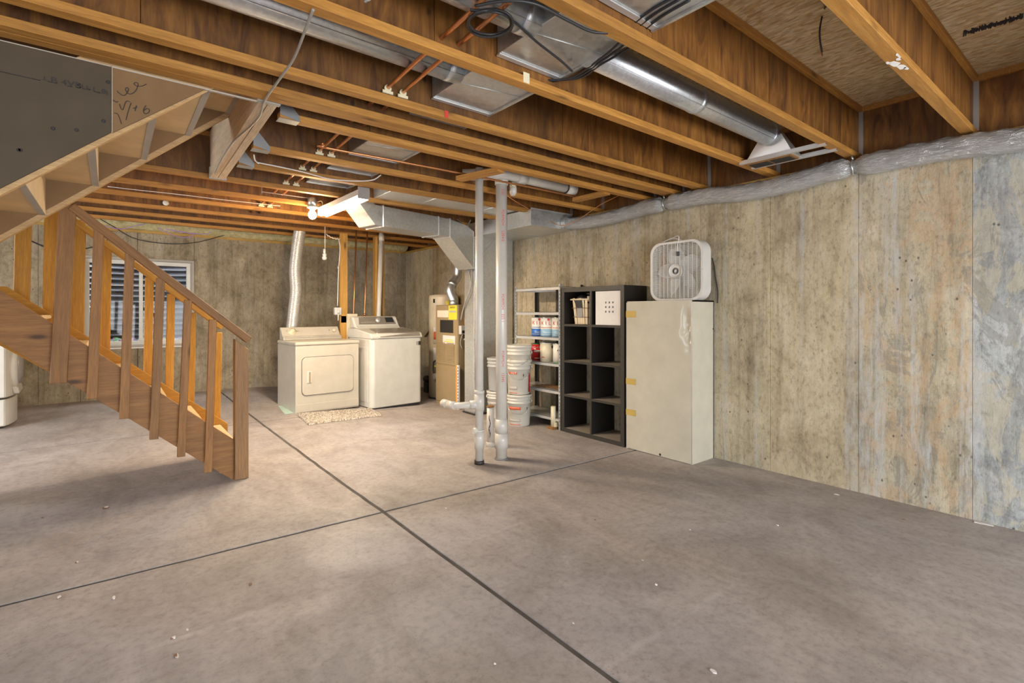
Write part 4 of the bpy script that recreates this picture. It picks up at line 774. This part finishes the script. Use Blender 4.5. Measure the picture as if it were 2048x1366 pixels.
r = empty('water_heater', (whx, why, 0), 'tall cream water heater tank partly hidden behind the tan furnace', 'water heater')
MB().lathe((whx, why, .0), [(.235, .03), (.235, 1.58), (.225, 1.62), (.05, 1.645)], 36).build('tank', 'heater_tan', r); MB().lathe((whx, why, 0), [(.245, 0), (.245, .03)], 36).build('base', 'dark_iron', r)
def patch(c, rad, z0, z1, a0, a1, name, mat, par, n=10, th=.002):
    m_ = MB(); vs = []
    for i in range(n+1):
        a = a0+(a1-a0)*i/n
        for rr in (rad, rad+th):
            for z in (z0, z1): vs.append((c[0]+rr*cos(a), c[1]+rr*sin(a), z))
    return m_.add(vs, [(i*4+2, i*4+3, i*4+7, i*4+6) for i in range(n)]+[(i*4+3, i*4+1, i*4+5, i*4+7) for i in range(n)]+[(i*4, i*4+2, i*4+6, i*4+4) for i in range(n)]+[(0, 1, 3, 2), (n*4, n*4+2, n*4+3, n*4+1)], True).build(name, mat, par)
wa = math.atan2(-why, -whx)
patch((whx, why), .236, 1.40, 1.53, wa+.15, wa+.75, 'warning_label', 'yellow_tag', r); patch((whx, why), .236, .86, 1.12, wa-.75, wa-.1, 'instruction_label', 'white_board', r); patch((whx, why), .238, .93, 1.05, wa-.7, wa-.45, 'instruction_print', 'orange_print', r); patch((whx, why), .236, .55, .80, wa-.75, wa-.1, 'instruction_label', 'white_board', r)
patch((whx, why), .236, 1.50, 1.56, wa-.75, wa-.6, 'badge', 'dark_iron', r)
MB().tube(smooth([at(905, 560, y=6.9), at(900, 562, y=6.9), at(899, 575, y=6.9), at(899, 586, y=6.9)], 4), .012, 8).build('water_line', 'copper', r)
gv = empty('gas_valve', (3.95, 6.85, .6), 'dark gas valve and black iron pipe on the front of the water heater', 'valve')
MB().tube(smooth([at(884, 718, x=3.9), at(870, 722, x=3.88), at(867, 728, x=3.88), at(867, 745, x=3.88), at(872, 755, x=3.9)], 4), .012, 8).build('pipe', 'dark_iron', gv); g_ = at(874, 752, x=3.92); MB().lathe(g_, [(.045, -.05), (.05, 0), (.045, .05)], 12, (1, 0, 0)).build('body', 'grey_plastic', gv); MB().box((g_.x-.02, g_.y-.04, g_.z-.09), (g_.x+.03, g_.y+.02, g_.z-.03)).build('burner_control', 'dark_iron', gv); MB().box((g_.x-.03, g_.y-.03, g_.z+.14), (g_.x+.01, g_.y+.03, g_.z+.16)).build('handle', 'yellow_tag', gv)
r = empty('pump_motor', at(855, 770, y=6.9), 'small black pump motor on the floor between washer and water heater', 'pump'); c0 = at(856, 768, x=4.22); MB().lathe((c0.x, c0.y, .22), [(.05, -.09), (.06, -.07), (.06, .06), (.03, .07), (.03, .11)], 14, (0, -1, 0)).build('motor', 'black_plastic', r); bx('bracket', (c0.x-.05, c0.y-.08, 0), (c0.x+.05, c0.y+.06, .17), 'black_plastic', r)
o = MB().tube([at(850, 673, x=4.38), at(874, 641, x=4.38)], .012, 8).build('leaning_rod', 'rod_brown'); tag(o, 'thin brown rod leaning against the wall beside the washer', 'rod')
r = empty('air_filter', (3.72, 5.8, 0), 'thin furnace filter with orange edge leaning by the furnace corner', 'filter'); MB().box((3.765, 5.925, 0), (3.79, 5.985, .62)).build('frame', 'white_board', r); MB().box((3.762, 5.955, 0), (3.7645, 5.985, .62)).build('edge_band', 'orange_tag', r)
for k in range(14): MB().box((3.7615, 5.928, .03+.042*k), (3.7645, 5.942, .045+.042*k)).build('print_mark', 'ink', r)

# ================================================================== METAL SHELVES
ms = empty('metal_shelf', (4.2, 4.58, 0), 'galvanized boltless metal shelf unit against the wall, left of the black cube shelf', 'shelf')
sy0, sy1, sx0, sx1 = 4.175, 5.00, 4.03, 4.39
zs = [1.65, 1.357, 1.062, .76, .445, .13]
for z in zs: MB().box((sx0, sy0, z-.035), (sx0+.003, sy1, z)).box((sx1-.003, sy0, z-.035), (sx1, sy1, z)).box((sx0, sy0, z-.004), (sx1, sy1, z)).box((sx0, sy0, z-.035), (sx1, sy0+.003, z)).box((sx0, sy1-.003, z-.035), (sx1, sy1, z)).build('shelf_panel', 'steel_bright', ms)
for x, y in ((sx0-.003, sy0-.002), (sx0-.003, sy1-.03), (sx1-.03, sy0-.002), (sx1-.03, sy1-.03)):
    m_ = MB().box((x, y, 0), (x+.034, y+.003, 1.68)) if y < 4.5 else MB().box((x, y+.029, 0), (x+.034, y+.032, 1.68))
    m_.box((x if x < 4.2 else x+.03, y, 0), ((x if x < 4.2 else x+.03)+.003, y+.032, 1.68)); m_.build('post', 'zinc' if x < 4.2 else 'dark_iron', ms)
    hb = MB()
    for k in range(38): hb.box((x-.0012, y+.012, .05+k*.043), (x+.0, y+.02, .062+k*.043))
    hb.build('slot_holes', 'dark_iron', ms)
bx('post', (sx1-.04, 4.55, 0), (sx1-.005, 4.59, 1.66), 'dark_iron', ms)
def lookang(x, y): return math.atan2(-y, -x)
def paint_can(x, y, z, rad, h, label, body, bands=(), bail=False, rim='zinc'):
    r = empty('paint_can', (x, y, z), label, 'paint can')
    MB().lathe((x, y, z), [(rad, 0), (rad, h)], 28).build('can_body', body, r)
    MB().lathe((x, y, z+h), [(rad+.003, -.004), (rad+.003, .004), (rad-.012, .004), (rad-.012, -.003), (rad-.02, 0)], 28).build('rim', rim, r)
    a = lookang(x, y)
    for z0, z1, a0, a1, mt in bands: patch((x, y), rad+.0008, z+z0, z+z1, a+a0, a+a1, 'label_print', mt, r, 12, .0008)
    if bail: MB().tube([(x+(rad+.004)*cos(t)*-sin(a), y+(rad+.004)*cos(t)*cos(a), z+h*.7+rad*1.15*sin(t)) for t in [pi*i/16 for i in range(17)]], .0025, 5).build('bail_handle', 'zinc', r)
    return r, a
def can_text(r, x, y, rad, z, a, s, size, mat, off=0):
    for i, ch in enumerate(s):
        aa = a + off + (i-(len(s)-1)/2)*size*.72/rad; d = V((cos(aa), sin(aa), 0)); text('lettering', ch, size, V((x, y, z))+d*(rad+.002), V((-d.y, d.x, 0)), (0, 0, 1), mat, r)
for (x, y, lb, body, bl) in ((4.17, 4.71, 'white and deep blue primer can with red lettering, leftmost on its shelf', 'white_can', 'blue_print'), (4.14, 4.51, 'white and pale blue primer can, middle of the three', 'white_can', 'light_blue'), (4.16, 4.33, 'white and pale blue primer can half hidden by the shelf post, right of three', 'white_can', 'light_blue')):
    r, a = paint_can(x, y, 1.062, .088, .225, lb, body, ((.0, .09, -1.4, 1.4, bl), (.105, .112, -1.2, 1.2, 'blue_print' if bl == 'blue_print' else 'orange_print'), (.02, .026, -1.3, 1.3, 'white_can'), (.045, .05, -.6, .6, 'white_can')))
    can_text(r, x, y, .088, 1.062+.16, a, 'KILZ', .062, 'red_print'); d = V((cos(a+.1), sin(a+.1), 0)); MB().lathe(V((x, y, 1.062+.205))+d*.089, [(.016, 0), (.016, .001)], 14, d).build('logo_dot', 'red_print', r)
r, a = paint_can(4.20, 4.76, .76, .085, .20, 'red paint can with green rim, left on the shelf behind the buckets', 'red_can', ((.10, .125, -.6, .6, 'white_can'), (.02, .03, -.5, .5, 'cream_can')), rim='green_rim'); can_text(r, 4.20, 4.76, .085, .76+.16, a, 'Glidden', .028, 'white_can')
r, a = paint_can(4.15, 4.52, .76, .095, .225, 'cream paint can with wire handle and dark round spot', 'cream_can', ((.05, .06, -.9, -.4, 'red_print'),), bail=True); d = V((cos(a-.75), sin(a-.75), 0)); d = V((cos(a+.65), sin(a+.65), 0)); MB().lathe(V((4.15, 4.52, .76+.18))+d*.096, [(.02, 0), (.02, .001)], 14, d).build('drip_spot', 'ink', r)
r, a = paint_can(4.14, 4.29, .76, .088, .225, 'plain white paint can at the right end, behind the front post', 'white_can', ((.0, .012, -1.4, 1.4, 'green_rim'),)); can_text(r, 4.14, 4.29, .088, .76+.15, a, '4', .03, 'ink', -.4)
r = empty('shelf_clutter_stick', (4.2, 4.4, .445), 'tan paint stirring sticks lying on the fourth shelf down', 'sticks')
for k in range(4): board('stick', (4.10+.03*k, 4.75-.05*k, .452+.006*k), (4.12+.02*k, 4.25+.02*k, .452+.006*k), .022, .005, 'board', r)

# ================================================================== BUCKETS
def bucket(x, y, z, label, mat='bucket', h=.37, lid=True, prints=(), bail=True, par=None, ra=.148):
    r = empty('bucket', (x, y, z), label, 'bucket', 'stacked plastic buckets'); rb_ = ra*.88
    MB().lathe((x, y, z), [(rb_*.97, 0), (rb_, .008), (ra*.97, h*.72), (ra, h*.72+.002)], 36).build('pail', mat, r)
    MB().lathe((x, y, z), [(ra*.99, h*.72), (ra*1.05, h*.74), (ra*1.05, h*.76), (ra*.99, h*.77), (ra*.99, h*.83), (ra*1.05, h*.84), (ra*1.05, h*.86), (ra*.99, h*.87), (ra*.99, h*.92), (ra*1.07, h*.93), (ra*1.07, h), (ra*.98, h+.004), (ra*.96, h-.006)], 36).build('rim_bands', mat, r)
    a = lookang(x, y)
    for z0, z1, a0, a1, mt in prints:
        rr = rb_+(ra*.97-rb_)*((z1+z0)/2/(h*.72)); patch((x, y), rr+.004, z+z0, z+z1, a+a0, a+a1, 'label_print', mt, r, 10, .001)
    if bail:
        t0 = a+1.15; c1 = V((x, y, z+h*.8)); s1 = V((cos(a+1.3), sin(a+1.3), 0))*ra*1.06; s2 = V((cos(a-1.3), sin(a-1.3), 0))*ra*1.06; f_ = V((cos(a), sin(a), 0))*ra*1.12
        MB().tube(smooth([c1+s1, c1+s1*.7+f_*.75-V((0, 0, .10)), c1+f_-V((0, 0, .15)), c1+s2*.7+f_*.75-V((0, 0, .10)), c1+s2], 6), .0025, 5).build('bail_handle', 'zinc', r)
        for s_ in (s1, s2): MB().lathe(c1+s_*.99, [(.016, 0), (.014, .01)], 10, s_).build('handle_ear', mat, r)
    return r
bxx, byy = 3.86, 4.72
pr = ((.20, .235, -.95, .15, 'orange_print'), (.02, .028, -.95, .15, 'orange_print'), (.06, .085, -.95, .15, 'grey_print'), (.12, .124, -.95, .15, 'grey_print'), (.14, .144, -.95, .15, 'grey_print'), (.16, .163, -.95, .15, 'grey_print'), (.20, .23, .7, .76, 'ink'))
bucket(bxx, byy, 0, 'white bucket with orange-red band label, bottom of the front stack', prints=pr)
b2 = bucket(bxx, byy, .375, 'white bucket upper in the front stack', prints=((.245, .272, -.95, -.15, 'orange_print'), (.02, .028, -.95, -.15, 'orange_print'), (.06, .10, -.95, -.15, 'grey_print'), (.12, .122, -.95, -.15, 'grey_print'), (.15, .152, -.95, -.15, 'grey_print'), (.03, .26, .95, 1.2, 'red_can'), (.22, .25, .35, .42, 'ink')), h=.41)
b2['label'] = 'white bucket with red stamp and maroon side print, middle of front stack'
can_text(b2, bxx, byy, .146, .375+.258, lookang(bxx, byy), 'ALT', .034, 'white_can', -.42)
bucket(bxx, byy, .54, 'white bucket nested in the top of the front stack, only its ribbed rim showing', h=.42, bail=True)
bx2, by2 = 3.93, 5.24
bucket(bx2, by2, 0, 'cream bucket at the bottom of the rear stack, behind the thick pipe', h=.34, ra=.135, prints=((.17, .21, -1.4, 1.4, 'grey_print'),)); bucket(bx2, by2, .345, 'grey-bodied bucket on top of the rear stack, behind the thick pipe', 'bucket_grey', h=.42, ra=.13, bail=False)

# ================================================================== BLACK CUBE SHELF
ks = empty('cube_shelf', (4.2, 3.71, 0), 'tall black-brown cube shelf with eight compartments, two columns by four rows', 'shelf')
kx0, kx1, ky0, ky1, kz = 4.03, 4.395, 3.262, 4.16, 1.63
bx('side_panel', (kx0, ky0, 0), (kx1, ky0+.046, kz), 'shelf_black', ks, .001); bx('side_panel', (kx0, ky1-.046, 0), (kx1, ky1, kz), 'shelf_black', ks, .001)
bx('top_panel', (kx0, ky0+.046, kz-.05), (kx1, ky1-.046, kz), 'shelf_black', ks, .001); bx('bottom_panel', (kx0, ky0+.046, 0), (kx1, ky1-.046, .045), 'shelf_black', ks, .001)
ym = 3.71; plain('shelf_top_sheen', (.30, .25, .2), .6)  # pale shelf tops: glancing reflection on black laminate painted as colour
zz = [1.208, .80, .415]
for z in zz:
    for a, b in ((ky0+.046, ym-.012), (ym+.012, ky1-.046)):
        sh = bx('shelf', (kx0+.002, a, z-.012), (kx1, b, z+.011), 'shelf_black', ks); bx('edge_band', (kx0, a, z-.012), (kx0+.002, b, z+.012), 'shelf_edge_lit', sh); bx('top_sheen', (kx0+.002, a, z+.011), (kx1, b, z+.012), 'shelf_top_sheen', sh)
bx('divider', (kx0, ym-.012, .045), (kx1, ym+.012, kz-.05), 'shelf_black', ks)
bx('top_sheen', (kx0+.002, ky0+.046, .045), (kx1, ym-.012, .046), 'shelf_top_sheen', ks); bx('top_sheen', (kx0+.002, ym+.012, .045), (kx1, ky1-.046, .046), 'shelf_top_sheen', ks)
for a_, b_ in (((ky0, 0), (ky0+.046, kz)), ((ky1-.046, 0), (ky1, kz)), ((ky0+.046, kz-.05), (ky1-.046, kz)), ((ky0+.046, 0), (ky1-.046, .045)), ((ym-.012, .045), (ym+.012, kz-.05))): bx('edge_band', (kx0-.0015, a_[0], a_[1]), (kx0, b_[0], b_[1]), 'shelf_edge_lit', ks)
# storage inserts
dw_ = empty('drawer_insert', (4.07, 3.5, 1.22), 'pale panel insert with nine square holes in the top right compartment', 'insert')
fy0, fy1, fz0, fz1 = 3.32, 3.655, 1.222, 1.575; hs = .019
cy = [3.42+.0475*k for k in range(3)]; czs = [1.36+.048*k for k in range(3)]
ysq = [fy0]+[v for c in cy for v in (c-hs/2, c+hs/2)]+[fy1]; zsq = [fz0]+[v for c in czs for v in (c-hs/2, c+hs/2)]+[fz1]; m_ = MB()
for j in range(7):
    for i in range(7):
        if i % 2 and j % 2: continue
        m_.box((4.045, ysq[i], zsq[j]), (4.055, ysq[i+1], zsq[j+1]))
m_.build('front_panel', 'white_board', dw_); bx('inner_box', (4.056, fy0, fz0), (4.38, fy1, fz1-.0), 'shelf_black', dw_)
bk_ = empty('wicker_basket', (4.18, 3.87, 1.22), 'woven whitewashed basket holding black and grey bags in the top left compartment', 'basket')
cx_, cy_ = 4.17, 3.885
for k in range(20):
    t = k/20*2*pi; ux, uy = cos(t), sin(t); s_ = max(abs(ux), abs(uy)); bx0, by0 = cx_+ux/s_*.10, cy_+uy/s_*.105; tx0, ty0 = cx_+ux/s_*.125, cy_+uy/s_*.128
    board('slat', (bx0, by0, 1.222), (tx0, ty0, 1.50+.01*random.random()), .036, .008, 'wicker', bk_, up=(ux/s_ if abs(ux) > abs(uy) else 0.001, uy/s_ if abs(uy) >= abs(ux) else .001, 0))
for z, s_ in ((1.30, .112), (1.40, .121), (1.495, .132)): MB().tube([(cx_-s_, cy_-s_, z), (cx_+s_, cy_-s_, z), (cx_+s_, cy_+s_, z), (cx_-s_, cy_+s_, z), (cx_-s_, cy_-s_, z)], .004 if z < 1.45 else .009, 6).build('weave_band', 'wicker' if z > 1.45 else 'rod_brown', bk_)
bx('basket_lining', (cx_-.09, cy_-.1, 1.225), (cx_+.1, cy_+.1, 1.45), 'bucket_grey', bk_)
bx('grey_panel', (cx_-.128, cy_-.035, 1.30), (cx_-.119, cy_+.045, 1.40), 'grey_plastic', bk_); MB().prism([(cx_-.133, cy_+.085, 1.49), (cx_-.133, cy_-.035, 1.49), (cx_-.133, cy_-.035, 1.40), (cx_-.133, cy_+.04, 1.40)], (.012, 0, 0)).build('black_flap', 'black_plastic', bk_)
bg_ = MB(); vs = []
for i in range(13):
    for j in range(20):
        t = pi*i/12; p = 2*pi*j/20; rr = 1+.35*noise.noise(V((i*.6, cos(p)*2, sin(p)*2))); vs.append((cx_+.02+.1*sin(t)*cos(p)*rr, cy_+.05+.09*sin(t)*sin(p)*rr, 1.50+.05*cos(t)*rr))
o = bg_.add(vs, [(i*20+j, (i+1)*20+j, (i+1)*20+(j+1) % 20, i*20+(j+1) % 20) for i in range(12) for j in range(20)], True).build('plastic_bag', 'black_plastic'); tag(o, 'crumpled black bag bulging above the woven basket', 'bag')
o = MB().lathe((cx_-.06, cy_-.075, 1.47), [(.02, 0), (.02, .06), (.012, .062)], 12).build('small_bottle', 'cream_can'); tag(o, 'small beige bottle top standing in the right of the woven basket', 'bottle')
o = board('wood_strip', (4.16, 4.05, kz+.006), (4.22, 3.70, kz+.010), .02, .008, 'board'); tag(o, 'thin yellow wood strip lying on top of the black cube shelf', 'strip')

# ================================================================== WHITE CABINET + FAN
wc = empty('metal_cabinet', (4.22, 2.88, 0), 'white metal cabinet turned to the wall, dented near its upper corner', 'cabinet')
cx0, cx1, cy0, cy1, cz1 = 4.035, 4.40, 2.512, 3.238, 1.462
m_ = MB(); na_, nb_ = 44, 80; vs = []
for j in range(nb_+1):
    for i in range(na_+1):
        y = cy1-(cy1-cy0)*i/na_; z = .004+(cz1-.004)*j/nb_; d = 0
        for (py, pz, s1, s2, am) in ((2.55, 1.24, .035, .06, .030), (2.53, 1.12, .04, .04, .02), (2.57, 1.33, .025, .05, .016), (2.60, 1.17, .02, .03, .01), (3.12, 1.08, .012, .012, .003), (2.54, 1.02, .03, .02, .006)): d += am*math.exp(-((y-py)/s1)**2-((z-pz)/s2)**2)
        d += .0012*noise.noise(V((y*4, z*3, 0))); e = min(1, i/2, (na_-i)/2, j/2, (nb_-j)/2); vs.append((cx0+d*min(1, (y-cy0)/.015+.25), y, z))
m_.add(vs, [(j*(na_+1)+i, j*(na_+1)+i+1, (j+1)*(na_+1)+i+1, (j+1)*(na_+1)+i) for j in range(nb_) for i in range(na_)], True).build('back_sheet', 'cabinet_cream', wc)
m_ = MB().box((cx0+.0, cy0, 0), (cx1, cy0+.012, cz1)).box((cx0+.0, cy1-.012, 0), (cx1, cy1, cz1)).box((cx0, cy0, cz1-.012), (cx1, cy1, cz1)).box((cx1-.01, cy0, 0), (cx1, cy1, cz1)).box((cx0+.035, cy0+.01, 0), (cx1, cy1-.01, .012)); m_.build('body', 'cabinet_cream', wc)
bx('corner_seam', (cx0-.001, cy0-.0015, 0), (cx0+.003, cy0+.003, cz1), 'zinc', wc)
for v0_, v1_ in ((622, 635), (757, 769), (819, 831)):
    z0, z1 = at(1262, v1_, x=cx0).z, at(1262, v0_, x=cx0).z; bx('tape_strip', (cx0-.003, cy1-.125+.02*random.random(), z0), (cx0-.0012, cy1+.003, z1), 'tape', wc); bx('tape_strip', (cx0-.002, cy1+.0005, z0), (cx0+.02, cy1+.002, z1), 'tape', wc)
p = at(1320, 910, x=cx0-.002); MB().lathe((cx0-.001, p.y, .02), [(.012, 0), (.01, .002)], 10, (-1, 0, 0)).build('rust_spot', 'dark_iron', wc)
p = at(1434, 654, y=cy0-.002); MB().lathe((4.385, cy0-.001, 1.2), [(.006, 0), (.006, .002)], 8, (0, -1, 0)).build('bolt', 'dark_iron', wc)
fn = empty('box_fan', (4.2, 2.75, cz1), 'white square box fan standing on the white metal cabinet', 'fan')
fy_0, fy_1, fz_0, fh, fx0, fx1 = 2.468, 3.03, cz1, .558, 4.15, 4.275
w_ = fy_1-fy_0; out = rrect(w_, fh, .11, 8); inn = [(.022+x*(w_-.044)/w_, .022+y*(fh-.044)/fh) for x, y in out]; n = len(out)
def shell(x0, x1, name, mat):
    vs = []
    for x in (x0, x1):
        vs += [(x, fy_0+a, fz_0+b) for a, b in out]+[(x, fy_0+a, fz_0+b) for a, b in inn]
    fs = []
    for i in range(n):
        j = (i+1) % n; fs += [(i, j, n+j, n+i), (2*n+i, 3*n+i, 3*n+j, 2*n+j), (i, 2*n+i, 2*n+j, j), (n+i, n+j, 3*n+j, 3*n+i)]
    return MB().add(vs, fs, False).build(name, mat, fn)
shell(fx0, fx1, 'housing', 'white_plastic')
shell(fx0-.006, fx0, 'front_bezel', 'white_plastic')
ccy, ccz = (fy_0+fy_1)/2, fz_0+fh/2
def inside(y, z, pad=.02):
    lo_y, hi_y, lo_z, hi_z, R = fy_0+pad, fy_1-pad, fz_0+pad, fz_0+fh-pad, .095
    return (lo_y, hi_y, lo_z, hi_z, R)
def chord(c, horizontal):
    lo_y, hi_y, lo_z, hi_z, R = inside(0, 0)
    if horizontal:
        d = max(0, lo_z+R-c, c-(hi_z-R)); ins_ = R-sqrt(max(0, R*R-d*d)); return lo_y+ins_, hi_y-ins_
    d = max(0, lo_y+R-c, c-(hi_y-R)); ins_ = R-sqrt(max(0, R*R-d*d)); return lo_z+ins_, hi_z-ins_
for x_, nm_ in ((fx0-.002, 'front_grille'), (fx1-.006, 'back_grille')):
    g = MB()
    for k in range(1, 40):
        z = fz_0+.02+(fh-.04)*k/40; a, b = chord(z, True); g.box((x_, a, z-.0018), (x_+.003, b, z+.0018))
    for k in range(1, 12):
        y = fy_0+.02+(w_-.04)*k/12; a, b = chord(y, False); g.box((x_-.002, y-.0013, a), (x_+.003, y+.0013, b))
    g.build(nm_, 'white_plastic', fn)
hub = MB().lathe((fx0-.006, ccy, ccz), [(.068, .008), (.068, 0), (.034, -.003)], 32, (-1, 0, 0), False); hub.lathe((fx0-.005, ccy, ccz), [(.012, 0), (.010, .006)], 14, (-1, 0, 0))
hub.lathe((fx0+.0, ccy, ccz), [(.068, -.01), (.068, .004)], 32, (-1, 0, 0)).build('hub_cover', 'white_plastic', fn)
for rr in (.018, .024, .030): MB().tube([(fx0-.0065, ccy+rr*cos(t), ccz+rr*sin(t)) for t in [2*pi*i/24 for i in range(25)]], .0017, 5).build('hub_ring', 'dark_iron', fn)
bl_ = MB()
for k in range(5):
    a0 = radians(90-12+72*k); vs = []; ns, nt_ = 8, 6
    for i in range(ns+1):
        rr = .06+.165*i/ns; wdt = .045+.05*sin(pi*min(1, (i+1.5)/(ns+1.5)))**.8*(1 if i < ns else .55)
        for j in range(nt_+1):
            q_ = (j/nt_-.5); ang = a0+q_*wdt/rr*1.6; vs.append((4.205+q_*.055, ccy+rr*cos(ang), ccz+rr*sin(ang)))
    bl_.add(vs, [(i*(nt_+1)+j, (i+1)*(nt_+1)+j, (i+1)*(nt_+1)+j+1, i*(nt_+1)+j+1) for i in range(ns) for j in range(nt_)], True)
    bl_.build('blade', 'blade', fn); bl_ = MB()
MB().lathe((4.235, ccy, ccz), [(.06, 0), (.06, .05)], 24, (-1, 0, 0)).build('motor', 'white_plastic', fn)
MB().tube(smooth([(4.2, 2.93, fz_0+fh+.0), (4.2, 2.88, fz_0+fh+.025), (4.2, 2.80, fz_0+fh+.035), (4.2, 2.72, fz_0+fh+.012)], 6), .006, 8).build('carry_handle', 'white_plastic', fn)
MB().tube(smooth([(4.19, 2.93, fz_0+fh+.01), (4.18, 2.85, fz_0+fh+.03), (4.17, 2.77, fz_0+fh+.045), (4.16, 2.74, fz_0+fh+.05), (4.155, 2.72, fz_0+fh+.03), (4.14, 2.725, fz_0+fh-.04), (4.138, 2.72, fz_0+fh-.10)], 6), .004, 6).build('power_cord', 'white_wire', fn)
bx('plug', (4.128, 2.705, fz_0+fh-.14), (4.145, 2.732, fz_0+fh-.10), 'black_plastic', fn, .003)
for y, z in ((fy_0+.07, fz_0+fh-.011), (fy_1-.09, fz_0+fh-.011), (fy_0+.01, ccz)): MB().lathe((fx0-.006, y, z), [(.004, 0), (.004, .001)], 8, (-1, 0, 0)).build('screw', 'grey_plastic', fn)
cable('fan_cord', 'black cord hanging against the wall behind the box fan', [(4.385, 2.52, 1.86), (4.397, 2.505, 1.78), (4.397, 2.49, 1.66), (4.395, 2.47, 1.55), (4.39, 2.47, 1.44)], .006, 'black_wire')

# ================================================================== FLOOR DEBRIS
deb = MB()
for (u, v, s_) in ((212, 1015, .03), (117, 1195, .016), (348, 1276, .02), (375, 1260, .014), (355, 1312, .02), (228, 1196, .02), (892, 1017, .012), (1312, 1170, .014), (1285, 1121, .008), (1428, 1344, .02), (1672, 989, .028), (1555, 1051, .012), (1147, 1247, .008), (990, 1328, .008), (155, 1125, .012), (1380, 1060, .01)):
    p = fl(u, v); n = 6; a0 = random.random()*6; hh = random.uniform(.002, .005); deb.prism([(p.x+s_*random.uniform(.3, 1)*cos(a0+2*pi*i/n)*.6, p.y+s_*random.uniform(.3, 1)*sin(a0+2*pi*i/n), p.z+.0005) for i in range(n)], (0, 0, hh))
tag(deb.build('floor_chips', 'white_board'), 'scattered pale paint and plaster chips on the concrete floor', 'debris', kind='stuff')
deb = MB()
for (u, v, s_) in ((208, 1017, .022), (350, 1313, .012), (346, 1277, .012), (85, 1036, .01), (1808, 1040, .012), (1190, 1040, .008), (500, 1170, .016), (152, 1126, .012)):
    p = fl(u, v); n = 7; deb.prism([(p.x+s_*random.uniform(.3, 1)*cos(2*pi*i/n), p.y+s_*random.uniform(.3, 1)*sin(2*pi*i/n), p.z+.0005) for i in range(n)], (0, 0, .004))
tag(deb.build('dirt_crumbs', 'rod_brown'), 'scattered dark dirt crumbs on the concrete floor', 'debris', kind='stuff')
p = fl(1962, 1047); o = MB().prism([(p.x-.02, p.y+.03, .001), (p.x+.01, p.y+.035, .001), (p.x+.03, p.y-.05, .001), (p.x+.0, p.y-.06, .001)], (0, 0, .003)).build('paper_scrap', 'white_board'); tag(o, 'white paper scrap lying at the base of the right wall', 'paper')
# OSB stamp on the ceiling
st_ = MB()
for k in range(46):
    u = 1928+k*2.6; v = 66-k*.78; p = at(u, v, z=ZC-.001); h = 3+4*random.random(); q = at(u+random.uniform(-1, 1), v+h, z=ZC-.001); p2 = at(u+.5, v-h*random.random(), z=ZC-.001)
    st_.tube([p2, q], .0028, 4)
    if k % 5: c_2 = at(u+3.4, v+h*random.uniform(-.8, .9), z=ZC-.001); st_.tube([p, c_2], .0022, 4)
st_.build('ink_stamp', 'ink', ceil)
# white round tag on far joist
p = at(330, 409, z=2.58); o = MB().lathe((p.x, 6.85, p.z), [(.028, 0), (.03, .006), (.012, .01)], 20, (0, -1, 0)).build('joist_plug', 'white_plastic'); tag(o, 'small white round cap on a joist web above the far window', 'cap')
